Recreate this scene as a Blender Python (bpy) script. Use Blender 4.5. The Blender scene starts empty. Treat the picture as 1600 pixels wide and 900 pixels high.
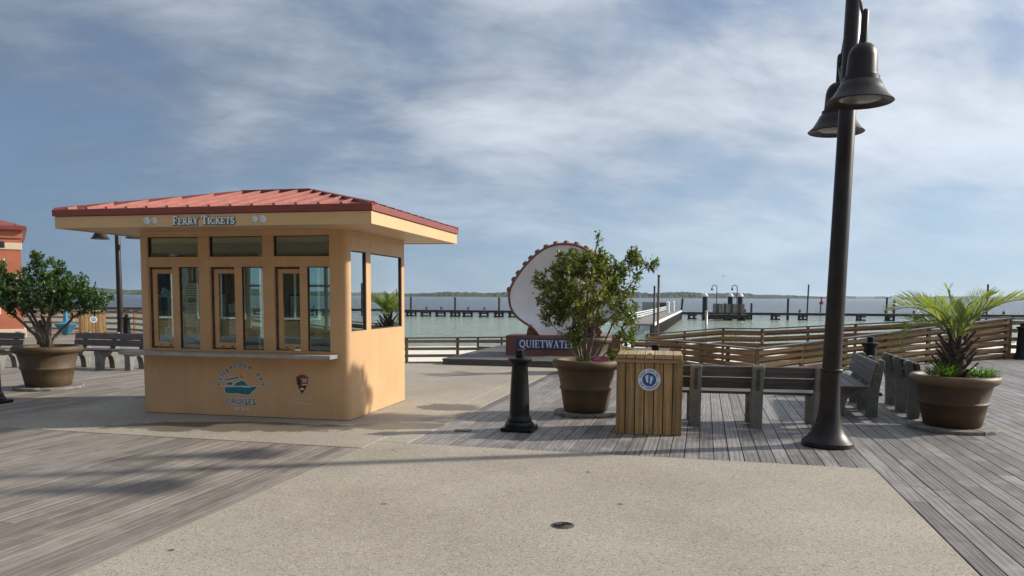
import bpy, math, random
import numpy as np
from mathutils import Vector, Matrix
random.seed(7); rng = np.random.default_rng(7)
R = math.radians
S = bpy.context.scene
COL = S.collection

# ------------------------------------------------------------------ camera
cam = bpy.data.cameras.new('camera'); camo = bpy.data.objects.new('camera', cam); COL.objects.link(camo)
cam.sensor_width = 36; cam.lens = 27.0; cam.shift_y = 107 / 1600; cam.clip_start = 0.05; cam.clip_end = 60000
camo.location = (0, 0, 1.7)
camo.rotation_mode = 'QUATERNION'
_th = math.atan(93.5 / 1200); _ro = 0.0055
_fw = Vector((0, math.cos(_th), -math.sin(_th))); _r = Vector((1, 0, 0)); _up = _r.cross(_fw)
_r2 = _r * math.cos(_ro) + _up * math.sin(_ro); _u2 = _up * math.cos(_ro) - _r * math.sin(_ro)
camo.rotation_quaternion = Matrix((_r2, _u2, -_fw)).transposed().to_quaternion()
S.camera = camo

# ------------------------------------------------------------------ sky, sun, exposure
SUN_EL = R(28.5); SUN_H = Vector((0.98, 0.20, 0)).normalized()
SUN_D = Vector((SUN_H.x * math.cos(SUN_EL), SUN_H.y * math.cos(SUN_EL), math.sin(SUN_EL)))
W = bpy.data.worlds.new('World'); S.world = W; W.use_nodes = True
nt = W.node_tree; nt.nodes.clear()

class NT:
    """small node-building helper"""
    def __init__(s, tree): s.t = tree
    def n(s, typ, **kw):
        nd = s.t.nodes.new(typ)
        for k, v in kw.items():
            if k == 'ins':
                for kk, vv in v.items():
                    if hasattr(vv, 'is_linked') or hasattr(vv, 'links'): s.t.links.new(vv, nd.inputs[kk])
                    else: nd.inputs[kk].default_value = vv
            else: setattr(nd, k, v)
        return nd
    def math(s, op, a, b=0.0, clamp=False):
        nd = s.n('ShaderNodeMath', operation=op, use_clamp=clamp)
        for i, x in enumerate((a, b)):
            if hasattr(x, 'links'): s.t.links.new(x, nd.inputs[i])
            else: nd.inputs[i].default_value = x
        return nd.outputs[0]
    def vmath(s, op, a, b=(0, 0, 0)):
        nd = s.n('ShaderNodeVectorMath', operation=op)
        for i, x in enumerate((a, b)):
            if hasattr(x, 'links'): s.t.links.new(x, nd.inputs[i])
            else: nd.inputs[i].default_value = x
        return nd.outputs['Value'] if op in ('DOT_PRODUCT', 'LENGTH') else nd.outputs[0]
    def mix(s, f, a, b, blend='MIX'):
        nd = s.n('ShaderNodeMix', data_type='RGBA', blend_type=blend)
        for i, x in ((0, f), (6, a), (7, b)):
            if hasattr(x, 'links'): s.t.links.new(x, nd.inputs[i])
            else: nd.inputs[i].default_value = x if i == 0 or len(x) == 4 else (*x, 1)
        return nd.outputs[2]
    def ss(s, x, lo, hi, a=0.0, b=1.0):
        nd = s.n('ShaderNodeMapRange', interpolation_type='SMOOTHSTEP')
        s.t.links.new(x, nd.inputs[0])
        for i, v in enumerate((lo, hi, a, b)): nd.inputs[i + 1].default_value = v
        return nd.outputs[0]
    def noise(s, vec, scale, detail=4, rough=0.55, dist=0.0):
        nd = s.n('ShaderNodeTexNoise'); 
        if vec is not None: s.t.links.new(vec, nd.inputs['Vector'])
        nd.inputs['Scale'].default_value = scale; nd.inputs['Detail'].default_value = detail
        nd.inputs['Roughness'].default_value = rough; nd.inputs['Distortion'].default_value = dist
        return nd.outputs['Fac']
    def mapping(s, vec, rot=(0, 0, 0), scale=(1, 1, 1), loc=(0, 0, 0)):
        nd = s.n('ShaderNodeMapping'); s.t.links.new(vec, nd.inputs[0])
        nd.inputs['Rotation'].default_value = rot; nd.inputs['Scale'].default_value = scale; nd.inputs['Location'].default_value = loc
        return nd.outputs[0]

w = NT(nt)
sky = w.n('ShaderNodeTexSky', sky_type='NISHITA', sun_disc=False, sun_elevation=SUN_EL,
          sun_rotation=math.atan2(SUN_H.x, SUN_H.y), altitude=0, air_density=1.0, dust_density=0.2, ozone_density=3.0)
tc = w.n('ShaderNodeTexCoord').outputs['Generated']
sep = w.n('ShaderNodeSeparateXYZ', ins={0: tc})
dz = w.math('ADD', w.math('MAXIMUM', sep.outputs[2], 0.0), 0.34)
cmb = w.n('ShaderNodeCombineXYZ', ins={0: w.math('DIVIDE', sep.outputs[0], dz), 1: w.math('DIVIDE', sep.outputs[1], dz)})
P = w.mapping(cmb.outputs[0], rot=(0, 0, R(-20)), scale=(1.0, 1.25, 1), loc=(2.2, 0.6, 0))
n1 = w.noise(P, 1.25, 4, 0.5, 0.2)
n2 = w.noise(P, 2.4, 11, 0.57, 0.35)
n4 = w.noise(w.mapping(P, rot=(0, 0, R(40)), scale=(0.75, 1.5, 1)), 6.0, 10, 0.62, 0.35)
sunf = w.vmath('DOT_PRODUCT', tc, tuple(SUN_D))
cover = w.ss(w.math('ADD', w.math('MULTIPLY', n1, 0.45), w.math('MULTIPLY', n2, 0.55)), 0.33, 0.52, 0.45, 1.0)
cover = w.math('MULTIPLY', cover, w.ss(sep.outputs[2], 0.0, 0.24, 0.30, 1.0))
tone = w.math('ADD', w.math('ADD', w.math('MULTIPLY', n2, 1.3), w.math('MULTIPLY', n1, 0.9)), w.math('ADD', w.math('MULTIPLY', sunf, 0.95), w.math('MULTIPLY', n4, 0.55)))
tone = w.ss(tone, 0.98, 2.48)
cloud = w.mix(tone, (1.95, 2.6, 3.65), (9.8, 10.5, 11.4))
hz = w.mix(w.ss(sep.outputs[2], 0.0, 0.25), (0.62, 0.84, 1.18), (0.85, 0.95, 1.12))
low = w.mix(w.ss(sunf, -0.35, 0.62), (2.2, 3.3, 4.8), (5.7, 7.7, 9.5))
base = w.mix(w.ss(sep.outputs[2], 0.0, 0.30, 0.85, 0.15), w.mix(1.0, sky.outputs[0], hz, 'MULTIPLY'), low)
skyc = w.mix(w.math('MULTIPLY', cover, 0.93), base, cloud)
bg = w.n('ShaderNodeBackground', ins={0: skyc, 1: 0.08})
wo = w.n('ShaderNodeOutputWorld', ins={0: bg.outputs[0]})

sl = bpy.data.lights.new('sun', 'SUN'); so = bpy.data.objects.new('sun', sl); COL.objects.link(so)
sl.energy = 5.0; sl.angle = R(1.7); sl.color = (1.0, 0.93, 0.82)
so.rotation_mode = 'QUATERNION'; so.rotation_quaternion = SUN_D.to_track_quat('Z', 'Y')
vs = S.view_settings; vs.view_transform = 'Standard'; vs.look = 'None'; vs.exposure = 0.15; vs.gamma = 1.0; vs.use_curve_mapping = False

# ------------------------------------------------------------------ mesh helpers
class MB:
    def __init__(s): s.v = []; s.f = []; s.r = []; s.cur = 0.5
    def add(s, vs_, fs_):
        o = len(s.v); s.v += [tuple(p) for p in vs_]
        s.f += [tuple(i + o for i in f) for f in fs_]; s.r += [s.cur] * len(fs_)
    def box(s, x0, x1, y0, y1, z0, z1, c=0.0):
        if c <= 0:
            s.add([(x0, y0, z0), (x1, y0, z0), (x1, y1, z0), (x0, y1, z0), (x0, y0, z1), (x1, y0, z1), (x1, y1, z1), (x0, y1, z1)],
                  [(0, 3, 2, 1), (4, 5, 6, 7), (0, 1, 5, 4), (1, 2, 6, 5), (2, 3, 7, 6), (3, 0, 4, 7)])
            return
        # chamfered box: each corner split in three
        vv = []; idx = {}
        for i, (X, sx) in enumerate(((x0, 1), (x1, -1))):
            for j, (Y, sy) in enumerate(((y0, 1), (y1, -1))):
                for k, (Z, sz) in enumerate(((z0, 1), (z1, -1))):
                    for a in range(3):
                        idx[i, j, k, a] = len(vv)
                        vv.append((X + sx * c * (a != 0), Y + sy * c * (a != 1), Z + sz * c * (a != 2)))
        ff = []
        for a in range(3):
            for q in (0, 1):
                loop = []
                for b, d in ((0, 0), (1, 0), (1, 1), (0, 1)):
                    t = [0, 0, 0]; t[a] = q; o = [x for x in range(3) if x != a]; t[o[0]] = b; t[o[1]] = d
                    loop.append(idx[t[0], t[1], t[2], a])
                ff.append(tuple(loop))
        for a in range(3):                      # edges along axis a
            o = [x for x in range(3) if x != a]
            for b in (0, 1):
                for d in (0, 1):
                    l = []
                    for q, fa in ((0, o[0]), (1, o[0]), (1, o[1]), (0, o[1])):
                        t = [0, 0, 0]; t[a] = q; t[o[0]] = b; t[o[1]] = d; l.append(idx[t[0], t[1], t[2], fa])
                    ff.append(tuple(l))
        for i in (0, 1):
            for j in (0, 1):
                for k in (0, 1): ff.append((idx[i, j, k, 0], idx[i, j, k, 1], idx[i, j, k, 2]))
        s.add(vv, ff)
    def prism(s, poly, axis, a0, a1):
        """poly in the two other axes (in order), extruded along axis from a0 to a1"""
        n = len(poly); vv = []
        for a in (a0, a1):
            for p in poly:
                q = list(p); q.insert(axis, a); vv.append(tuple(q))
        s.add(vv, [tuple(range(n))[::-1], tuple(range(n, 2 * n))] + [(i, (i + 1) % n, n + (i + 1) % n, n + i) for i in range(n)])
    def lathe(s, prof, n=32, c=(0, 0, 0)):
        vv = []; ff = []; m = len(prof)
        for i in range(n):
            a = 2 * math.pi * i / n
            for r_, z in prof: vv.append((c[0] + r_ * math.cos(a), c[1] + r_ * math.sin(a), c[2] + z))
        for i in range(n):
            j = (i + 1) % n
            for k in range(m - 1): ff.append((i * m + k, j * m + k, j * m + k + 1, i * m + k + 1))
        s.add(vv, ff)
        for k in (0, m - 1):
            if prof[k][0] > 1e-4:
                s.add([(c[0] + prof[k][0] * math.cos(2 * math.pi * i / n), c[1] + prof[k][0] * math.sin(2 * math.pi * i / n), c[2] + prof[k][1]) for i in range(n)],
                      [tuple(range(n))])
    def tube(s, pts, rad, n=8, cap=True):
        pts = [Vector(p) for p in pts]; m = len(pts)
        if not hasattr(rad, '__len__'): rad = [rad] * m
        vv = []; ff = []; t0 = None
        for i, p in enumerate(pts):
            t = (pts[min(i + 1, m - 1)] - pts[max(i - 1, 0)]).normalized()
            if t0 is None:
                a = Vector((0, 0, 1)) if abs(t.z) < 0.9 else Vector((1, 0, 0)); b = t.cross(a).normalized()
            else: b = (b - t * b.dot(t)).normalized()
            t0 = t; c = t.cross(b)
            for k in range(n):
                q = 2 * math.pi * k / n; vv.append(tuple(p + (b * math.cos(q) + c * math.sin(q)) * rad[i]))
        for i in range(m - 1):
            for k in range(n):
                k2 = (k + 1) % n; ff.append((i * n + k, i * n + k2, (i + 1) * n + k2, (i + 1) * n + k))
        if cap: ff += [tuple(range(n))[::-1], tuple(range((m - 1) * n, m * n))]
        s.add(vv, ff)
    def mesh(s, name, mat=None, smooth=False, angle=None):
        me = bpy.data.meshes.new(name); me.from_pydata(s.v, [], s.f)
        if len(set(s.r)) > 1 or s.r and s.r[0] != 0.5:
            at = me.attributes.new('rnd', 'FLOAT', 'FACE'); at.data.foreach_set('value', s.r)
        if mat: me.materials.append(mat)
        me.validate()
        if smooth:
            me.polygons.foreach_set('use_smooth', [True] * len(me.polygons))
            if angle:
                try: me.set_sharp_from_angle(angle=R(angle))
                except Exception: pass
        me.update(); return me
    def build(s, name, mat, parent=None, loc=(0, 0, 0), rot=(0, 0, 0), smooth=False, angle=None, bevel=0, fixn=False):
        me = s.mesh(name, mat, smooth, angle)
        if fixn:
            import bmesh
            b = bmesh.new(); b.from_mesh(me); bmesh.ops.recalc_face_normals(b, faces=b.faces); b.to_mesh(me); b.free()
        return link(name, me, parent, loc, rot, bevel)

def link(name, me, parent=None, loc=(0, 0, 0), rot=(0, 0, 0), bevel=0):
    o = bpy.data.objects.new(name, me); COL.objects.link(o); o.parent = parent; o.location = loc; o.rotation_euler = rot
    if bevel:
        m = o.modifiers.new('bevel', 'BEVEL'); m.width = bevel; m.segments = 2; m.limit_method = 'ANGLE'; m.angle_limit = R(40)
    return o
def empty(name, loc=(0, 0, 0), rz=0, rot=None):
    o = bpy.data.objects.new(name, None); COL.objects.link(o); o.location = loc; o.rotation_euler = rot or (0, 0, rz)
    o.empty_display_size = 0.1; return o
def tag(o, label=None, cat=None, group=None, kind=None):
    if label: o['label'] = label
    if cat: o['category'] = cat
    if group: o['group'] = group
    if kind: o['kind'] = kind
    return o
def copy_tree(o, parent=None):
    c = o.copy(); COL.objects.link(c); c.parent = parent
    for ch in list(o.children): copy_tree(ch, c)
    return c

# ------------------------------------------------------------------ materials
MATS = {}
def newmat(name):
    m = bpy.data.materials.new(name); m.use_nodes = True; t = NT(m.node_tree)
    b = m.node_tree.nodes['Principled BSDF']; MATS[name] = m
    return m, t, b
def L(t, a, b): t.t.links.new(a, b)
def bump(t, b, h, strength=0.3, dist=0.01):
    nd = t.n('ShaderNodeBump', ins={'Height': h, 'Strength': strength, 'Distance': dist}); L(t, nd.outputs[0], b.inputs['Normal'])
def plain(name, col, rough=0.6, var=0.12, scale=6, metal=0.0, bs=0.15, bscale=60, spec=0.5, coat=0, streak=0.0):
    m, t, b = newmat(name)
    co = t.n('ShaderNodeTexCoord').outputs['Object']
    n_ = t.noise(co, scale, 6, 0.6); dark = tuple(c * (1 - var * 1.6) for c in col); lite = tuple(min(1, c * (1 + var)) for c in col)
    colr = t.mix(t.ss(n_, 0.3, 0.7), dark, lite)
    if streak:
        sn = t.noise(t.mapping(co, scale=(9, 9, 0.55)), 1.0, 6, 0.6)
        colr = t.mix(t.math('MULTIPLY', t.ss(sn, 0.46, 0.75), streak), colr, tuple(c * 0.45 for c in col))
        colr = t.mix(t.math('MULTIPLY', t.ss(t.noise(co, 3.1, 7, 0.68), 0.56, 0.78), streak), colr, tuple(min(1, c * 1.35 + .03) for c in col))
    L(t, colr, b.inputs['Base Color'])
    n2_ = t.noise(co, bscale, 4, 0.6)
    L(t, t.math('ADD', t.math('MULTIPLY', n_, 0.2), rough - 0.1), b.inputs['Roughness'])
    b.inputs['Metallic'].default_value = metal; b.inputs['Specular IOR Level'].default_value = spec
    if coat: b.inputs['Coat Weight'].default_value = coat; b.inputs['Coat Roughness'].default_value = 0.2
    if bs: bump(t, b, n2_, bs, 0.004)
    return m
def wood(name, c1, c2, axis=0, rough=0.65, knots=True, worldrot=None, crack=0.5, fine=70, wear=None, tv=(0.80, 1.15)):
    """grain along the object's own axis, each piece with its own offset"""
    m, t, b = newmat(name)
    oi = t.n('ShaderNodeObjectInfo').outputs['Random']
    at = t.n('ShaderNodeAttribute', attribute_name='rnd').outputs['Fac']
    rn = t.math('FRACT', t.math('ADD', t.math('MULTIPLY', oi, 7.31), t.math('MULTIPLY', at, 13.7)))
    if worldrot is None: co = t.n('ShaderNodeTexCoord').outputs['Object']
    else: co = t.mapping(t.n('ShaderNodeNewGeometry').outputs['Position'], rot=(0, 0, worldrot))
    off = t.n('ShaderNodeCombineXYZ', ins={0: t.math('MULTIPLY', rn, 37.0), 1: t.math('MULTIPLY', rn, 91.0), 2: t.math('MULTIPLY', rn, 53.0)}).outputs[0]
    co = t.vmath('ADD', co, off)
    sc = [9.0, 9.0, 9.0]; sc[axis] = 1.0
    g0 = t.mapping(co, scale=tuple(sc))
    wv = t.n('ShaderNodeTexWave', wave_type='RINGS', rings_direction=('X', 'Y', 'Z')[axis],
             ins={'Vector': g0, 'Scale': 1.1, 'Distortion': 5.0, 'Detail': 3.0, 'Detail Scale': 1.2}).outputs['Fac']
    sf = [fine, fine, fine]; sf[axis] = 5.0
    fin = t.noise(t.mapping(co, scale=tuple(sf)), 1.0, 5, 0.65)
    sm = [15.0, 15.0, 15.0]; sm[axis] = 4.0
    big = t.math('ADD', t.math('MULTIPLY', t.noise(co, 2.3, 4, 0.6), 0.5), t.math('MULTIPLY', t.noise(t.mapping(co, scale=tuple(sm)), 1.0, 5, 0.7, 0.6), 0.5))
    f = t.math('ADD', t.math('ADD', t.math('MULTIPLY', wv, 0.34), t.math('MULTIPLY', fin, 0.55)), t.math('MULTIPLY', t.math('SUBTRACT', big, 0.5), 1.3))
    col = t.mix(t.ss(f, 0.12, 0.9), c1, c2)
    tint = t.ss(rn, 0.0, 1.0, *tv)
    col = t.mix(1.0, col, t.n('ShaderNodeCombineXYZ', ins={0: tint, 1: tint, 2: tint}).outputs[0], 'MULTIPLY')
    if wear: col = t.mix(t.math('MULTIPLY', t.ss(t.noise(co, 1.1, 5, 0.65), 0.5, 0.72), 0.75), col, wear)
    ck = t.ss(fin, 0.22, 0.34)
    col = t.mix(t.math('MULTIPLY', t.math('SUBTRACT', 1.0, ck), crack), col, tuple(c * 0.25 for c in c1))
    L(t, col, b.inputs['Base Color']); b.inputs['Roughness'].default_value = rough
    bump(t, b, t.math('ADD', f, t.math('MULTIPLY', ck, 0.5)), 0.45, 0.004)
    return m

DA = R(14.0)                     # the boardwalk grid is turned 14 degrees
UD = Vector((math.cos(DA), -math.sin(DA), 0)); VD = Vector((math.sin(DA), math.cos(DA), 0))
def D(a, b, z=0.0): p = UD * a + VD * b; return (p.x, p.y, z)

m_deck = wood('weathered_deck', (0.13, 0.118, 0.113), (0.27, 0.25, 0.237), axis=1, rough=0.6, worldrot=DA, crack=0.55, fine=55, wear=(0.33, 0.305, 0.29), tv=(0.74, 1.18))
m_deckL = wood('weathered_deck_brown', (0.165, 0.14, 0.118), (0.285, 0.245, 0.21), axis=1, rough=0.66, worldrot=DA, crack=0.3, fine=45, wear=(0.30, 0.265, 0.235), tv=(0.76, 1.18))
m_plat = wood('dark_stage_boards', (0.07, 0.062, 0.06), (0.17, 0.155, 0.15), axis=0, rough=0.7)
m_lumber = wood('pine_lumber', (0.20, 0.115, 0.05), (0.38, 0.245, 0.115), axis=0, rough=0.6, crack=0.35)
m_lumberV = wood('pine_slats', (0.23, 0.135, 0.05), (0.42, 0.265, 0.11), axis=2, rough=0.55, crack=0.35)
m_lumberY = wood('pine_lid', (0.34, 0.22, 0.10), (0.56, 0.40, 0.22), axis=1, rough=0.55, crack=0.3)
m_post = wood('fence_post', (0.16, 0.095, 0.05), (0.33, 0.22, 0.12), axis=2, rough=0.7)
m_cap = wood('weathered_cap', (0.075, 0.062, 0.055), (0.20, 0.175, 0.155), axis=0, rough=0.6)
m_bench = wood('bench_board', (0.075, 0.062, 0.056), (0.135, 0.117, 0.108), axis=0, rough=0.6, fine=60)
m_benchsup = plain('bench_concrete_paint', (0.19, 0.193, 0.172), 0.75, 0.18, 5, bs=0.35, bscale=90, streak=0.3)
m_pile = plain('pile_wood', (0.055, 0.047, 0.04), 0.85, 0.3, 3, bs=0.4, bscale=20)
m_pierdeck = plain('pier_deck', (0.22, 0.20, 0.18), 0.85, 0.25, 2, bs=0.3, bscale=10)
m_black = plain('black_cast_iron', (0.007, 0.007, 0.008), 0.45, 0.25, 5, bs=0.15, bscale=120, spec=0.3, streak=0.25)
m_brown = plain('bronze_paint', (0.022, 0.015, 0.012), 0.40, 0.2, 4, bs=0.08, bscale=100, spec=0.35, streak=0.25)
m_lens = plain('lamp_lens', (0.16, 0.165, 0.155), 0.25, 0.05, 4, bs=0)
m_wall = plain('tan_panel', (0.60, 0.37, 0.19), 0.45, 0.045, 1.7, bs=0.06, bscale=200, spec=0.4, streak=0.14)
m_trim = plain('tan_frame', (0.54, 0.325, 0.155), 0.40, 0.06, 4, bs=0.06, bscale=120)
m_fascia = plain('cream_fascia', (0.66, 0.43, 0.215), 0.42, 0.03, 2, bs=0.04, bscale=120)
m_soffit = plain('soffit_panel', (0.62, 0.44, 0.25), 0.45, 0.05, 2, bs=0.05, bscale=60)
m_roof = plain('terracotta_metal', (0.345, 0.128, 0.100), 0.38, 0.10, 3, bs=0.03, bscale=20, spec=0.5, streak=0.12)
m_gutter = plain('dark_red_metal', (0.24, 0.058, 0.042), 0.38, 0.06, 3, bs=0.03, bscale=30)
m_counter = wood('weathered_counter', (0.26, 0.22, 0.185), (0.42, 0.37, 0.32), axis=0, rough=0.5, crack=0.2)
m_inwall = plain('interior_wall', (0.50, 0.40, 0.22), 0.7, 0.05, 2, bs=0.05)
m_white = plain('white_paint', (0.78, 0.78, 0.76), 0.5, 0.05, 3, bs=0.05)
m_ltgrey = plain('outline_grey', (0.60, 0.63, 0.62), 0.5, 0.03, 3, bs=0)
m_paper = plain('paper', (0.75, 0.76, 0.76), 0.6, 0.03, 8, bs=0)
m_ink = plain('ink_grey', (0.12, 0.13, 0.14), 0.6, 0.05, 8, bs=0)
m_navy = plain('letter_slate', (0.07, 0.10, 0.12), 0.5, 0.05, 8, bs=0)
m_teal = plain('logo_teal', (0.012, 0.17, 0.20), 0.45, 0.05, 8, bs=0)
m_tealline = plain('letter_teal', (0.03, 0.13, 0.15), 0.45, 0.05, 8, bs=0)
m_logobrown = plain('emblem_brown', (0.20, 0.045, 0.025), 0.45, 0.05, 8, bs=0)
m_logoblack = plain('emblem_black', (0.015, 0.013, 0.012), 0.45, 0.05, 8, bs=0)
m_tanline = plain('emblem_lettering', (0.62, 0.55, 0.44), 0.5, 0.05, 8, bs=0)
m_disc = plain('sand_dollar', (0.62, 0.65, 0.63), 0.5, 0.12, 30, bs=0.1)
m_stkblue = plain('sticker_blue', (0.012, 0.10, 0.30), 0.35, 0.05, 8, bs=0)
m_stkwhite = plain('sticker_white', (0.72, 0.75, 0.76), 0.35, 0.05, 8, bs=0)
m_signblue = plain('sign_blue', (0.012, 0.045, 0.22), 0.4, 0.08, 3, bs=0.05)
m_signtext = plain('sign_lettering', (0.74, 0.72, 0.64), 0.5, 0.05, 3, bs=0)
m_shellbrown = plain('shell_brown', (0.20, 0.082, 0.06), 0.7, 0.12, 3, bs=0.2, bscale=40)
m_shellin = plain('shell_white', (0.70, 0.685, 0.71), 0.65, 0.05, 1.2, bs=0.12, bscale=25, streak=0.12)
m_potA = plain('olive_brown_pot', (0.086, 0.055, 0.024), 0.62, 0.16, 3, bs=0.25, bscale=50, streak=0.3)
m_potB = plain('russet_brown_pot', (0.070, 0.034, 0.012), 0.58, 0.16, 3, bs=0.25, bscale=50, streak=0.25)
m_rimB = plain('pale_pot_rim', (0.145, 0.09, 0.045), 0.55, 0.12, 4, bs=0.2, bscale=50)
m_soil = plain('potting_soil', (0.045, 0.033, 0.023), 0.95, 0.4, 30, bs=0.8, bscale=60)
m_mulch = plain('pale_mulch', (0.26, 0.19, 0.11), 0.95, 0.35, 25, bs=0.9, bscale=50)
m_slab = plain('grey_paver', (0.20, 0.185, 0.165), 0.85, 0.25, 6, bs=0.5, bscale=40)
m_bark = plain('pale_bark', (0.20, 0.155, 0.115), 0.85, 0.3, 14, bs=0.6, bscale=50)
m_barkd = plain('dark_bark', (0.11, 0.085, 0.065), 0.85, 0.3, 14, bs=0.6, bscale=50)
m_boot = plain('palm_boot', (0.085, 0.058, 0.045), 0.85, 0.4, 12, bs=0.7, bscale=40)
m_shop = plain('shop_tan', (0.26, 0.185, 0.105), 0.7, 0.08, 2, bs=0.1)
m_terra = plain('terracotta_stucco', (0.47, 0.155, 0.085), 0.8, 0.08, 1.5, bs=0.3, bscale=40)
m_creamst = plain('cream_stucco', (0.72, 0.60, 0.42), 0.8, 0.06, 2, bs=0.3, bscale=40)
m_dkpane = plain('dark_pane', (0.04, 0.05, 0.06), 0.15, 0.1, 2, bs=0)
m_bluepaint = plain('teal_blue_paint', (0.03, 0.20, 0.32), 0.4, 0.08, 4, bs=0.05)
m_red = plain('marker_red', (0.55, 0.03, 0.025), 0.5, 0.05, 3, bs=0)
m_dark = plain('dark_plastic', (0.02, 0.02, 0.022), 0.5, 0.1, 4, bs=0.05)
m_grey = plain('grey_plastic', (0.30, 0.31, 0.31), 0.5, 0.05, 4, bs=0.05)
m_steel = plain('galvanised_steel', (0.38, 0.37, 0.35), 0.45, 0.12, 6, metal=0.5, bs=0.05)
m_iron = plain('drain_iron', (0.075, 0.065, 0.055), 0.6, 0.2, 20, bs=0.2)
m_feather = plain('gull_feathers', (0.45, 0.45, 0.46), 0.7, 0.1, 8, bs=0)

def leafmat(name, stops, trans=0.35, rough=0.38):
    m, t, b = newmat(name)
    at = t.n('ShaderNodeAttribute', attribute_name='rnd').outputs['Fac']
    cr = t.n('ShaderNodeValToRGB'); L(t, at, cr.inputs[0]); e = cr.color_ramp.elements
    while len(e) < len(stops): e.new(0.5)
    for k, (p, c) in enumerate(stops): e[k].position = p; e[k].color = (*c, 1)
    L(t, cr.outputs[0], b.inputs['Base Color']); b.inputs['Roughness'].default_value = rough; b.inputs['Specular IOR Level'].default_value = 0.5
    tr = t.n('ShaderNodeBsdfTranslucent'); L(t, t.mix(1.0, cr.outputs[0], (1.25, 1.35, 0.55), 'MULTIPLY'), tr.inputs[0])
    mx = t.n('ShaderNodeMixShader', ins={0: trans, 1: b.outputs[0], 2: tr.outputs[0]})
    L(t, mx.outputs[0], t.t.nodes['Material Output'].inputs[0])
    return m
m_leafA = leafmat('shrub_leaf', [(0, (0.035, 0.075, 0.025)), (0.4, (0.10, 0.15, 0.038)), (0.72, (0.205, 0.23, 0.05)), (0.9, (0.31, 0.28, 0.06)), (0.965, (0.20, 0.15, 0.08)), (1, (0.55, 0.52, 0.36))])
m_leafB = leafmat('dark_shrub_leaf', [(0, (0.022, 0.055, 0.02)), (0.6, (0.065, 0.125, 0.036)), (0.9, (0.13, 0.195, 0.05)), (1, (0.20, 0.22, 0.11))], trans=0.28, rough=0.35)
m_palm = leafmat('palm_leaf', [(0, (0.14, 0.20, 0.055)), (0.6, (0.27, 0.32, 0.10)), (1, (0.48, 0.45, 0.20))], trans=0.45)
m_fern = leafmat('fern_leaf', [(0, (0.06, 0.15, 0.02)), (1, (0.17, 0.30, 0.04))], trans=0.4)
m_petal = leafmat('purple_petal', [(0, (0.22, 0.02, 0.16)), (1, (0.42, 0.06, 0.32))])
m_dune = leafmat('dune_leaf', [(0, (0.07, 0.10, 0.03)), (1, (0.20, 0.20, 0.08))])

# exposed-aggregate concrete, with damp patches round the kiosk
def concrete(name):
    m, t, b = newmat(name)
    pos = t.n('ShaderNodeNewGeometry').outputs['Position']
    big = t.noise(pos, 0.55, 5, 0.6); mid = t.noise(pos, 6, 5, 0.65)
    vo = t.n('ShaderNodeTexVoronoi', ins={'Vector': pos, 'Scale': 95.0}); vc = vo.outputs['Color']
    vs_ = t.n('ShaderNodeSeparateColor', ins={0: vc}).outputs[0]
    base = t.mix(t.ss(big, 0.3, 0.7), (0.265, 0.23, 0.184), (0.38, 0.338, 0.275))
    base = t.mix(t.ss(mid, 0.35, 0.75, 0, 0.5), base, (0.315, 0.285, 0.24))
    base = t.mix(t.math('MULTIPLY', t.ss(vs_, 0.82, 0.96), 0.6), base, (0.52, 0.47, 0.38))
    base = t.mix(t.math('MULTIPLY', t.ss(vs_, 0.18, 0.06), 0.75), base, (0.12, 0.095, 0.07))
    fv = t.n('ShaderNodeTexVoronoi', ins={'Vector': pos, 'Scale': 240.0}).outputs['Color']
    fs = t.n('ShaderNodeSeparateColor', ins={0: fv}).outputs[1]
    base = t.mix(t.math('MULTIPLY', t.ss(fs, 0.6, 0.95), 0.35), base, (0.48, 0.42, 0.33))
    # chewing-gum spots
    sp = t.n('ShaderNodeTexVoronoi', ins={'Vector': t.mapping(pos, scale=(1, 1, 0)), 'Scale': 1.5, 'Randomness': 1.0})
    sd = t.math('ADD', sp.outputs['Distance'], t.math('MULTIPLY', t.math('SUBTRACT', mid, 0.5), 0.03))
    base = t.mix(t.math('MULTIPLY', t.ss(sd, 0.050, 0.030), 0.85), base, (0.055, 0.05, 0.045))
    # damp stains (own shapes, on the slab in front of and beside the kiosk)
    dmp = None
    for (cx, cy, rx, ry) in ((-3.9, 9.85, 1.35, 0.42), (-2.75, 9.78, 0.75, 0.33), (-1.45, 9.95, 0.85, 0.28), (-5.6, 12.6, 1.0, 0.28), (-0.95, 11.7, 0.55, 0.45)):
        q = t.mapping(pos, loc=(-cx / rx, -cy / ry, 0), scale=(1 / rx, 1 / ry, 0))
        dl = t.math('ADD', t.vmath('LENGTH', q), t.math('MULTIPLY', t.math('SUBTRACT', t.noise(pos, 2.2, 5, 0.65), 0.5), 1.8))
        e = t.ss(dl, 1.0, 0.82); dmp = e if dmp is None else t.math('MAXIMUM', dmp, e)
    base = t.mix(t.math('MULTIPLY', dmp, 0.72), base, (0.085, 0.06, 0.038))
    L(t, base, b.inputs['Base Color'])
    L(t, t.math('SUBTRACT', 0.78, t.math('MULTIPLY', dmp, 0.22)), b.inputs['Roughness'])
    bump(t, b, t.math('ADD', vs_, t.math('MULTIPLY', fs, 0.6)), 0.5, 0.005)
    return m
m_conc = concrete('aggregate_concrete')

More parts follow.
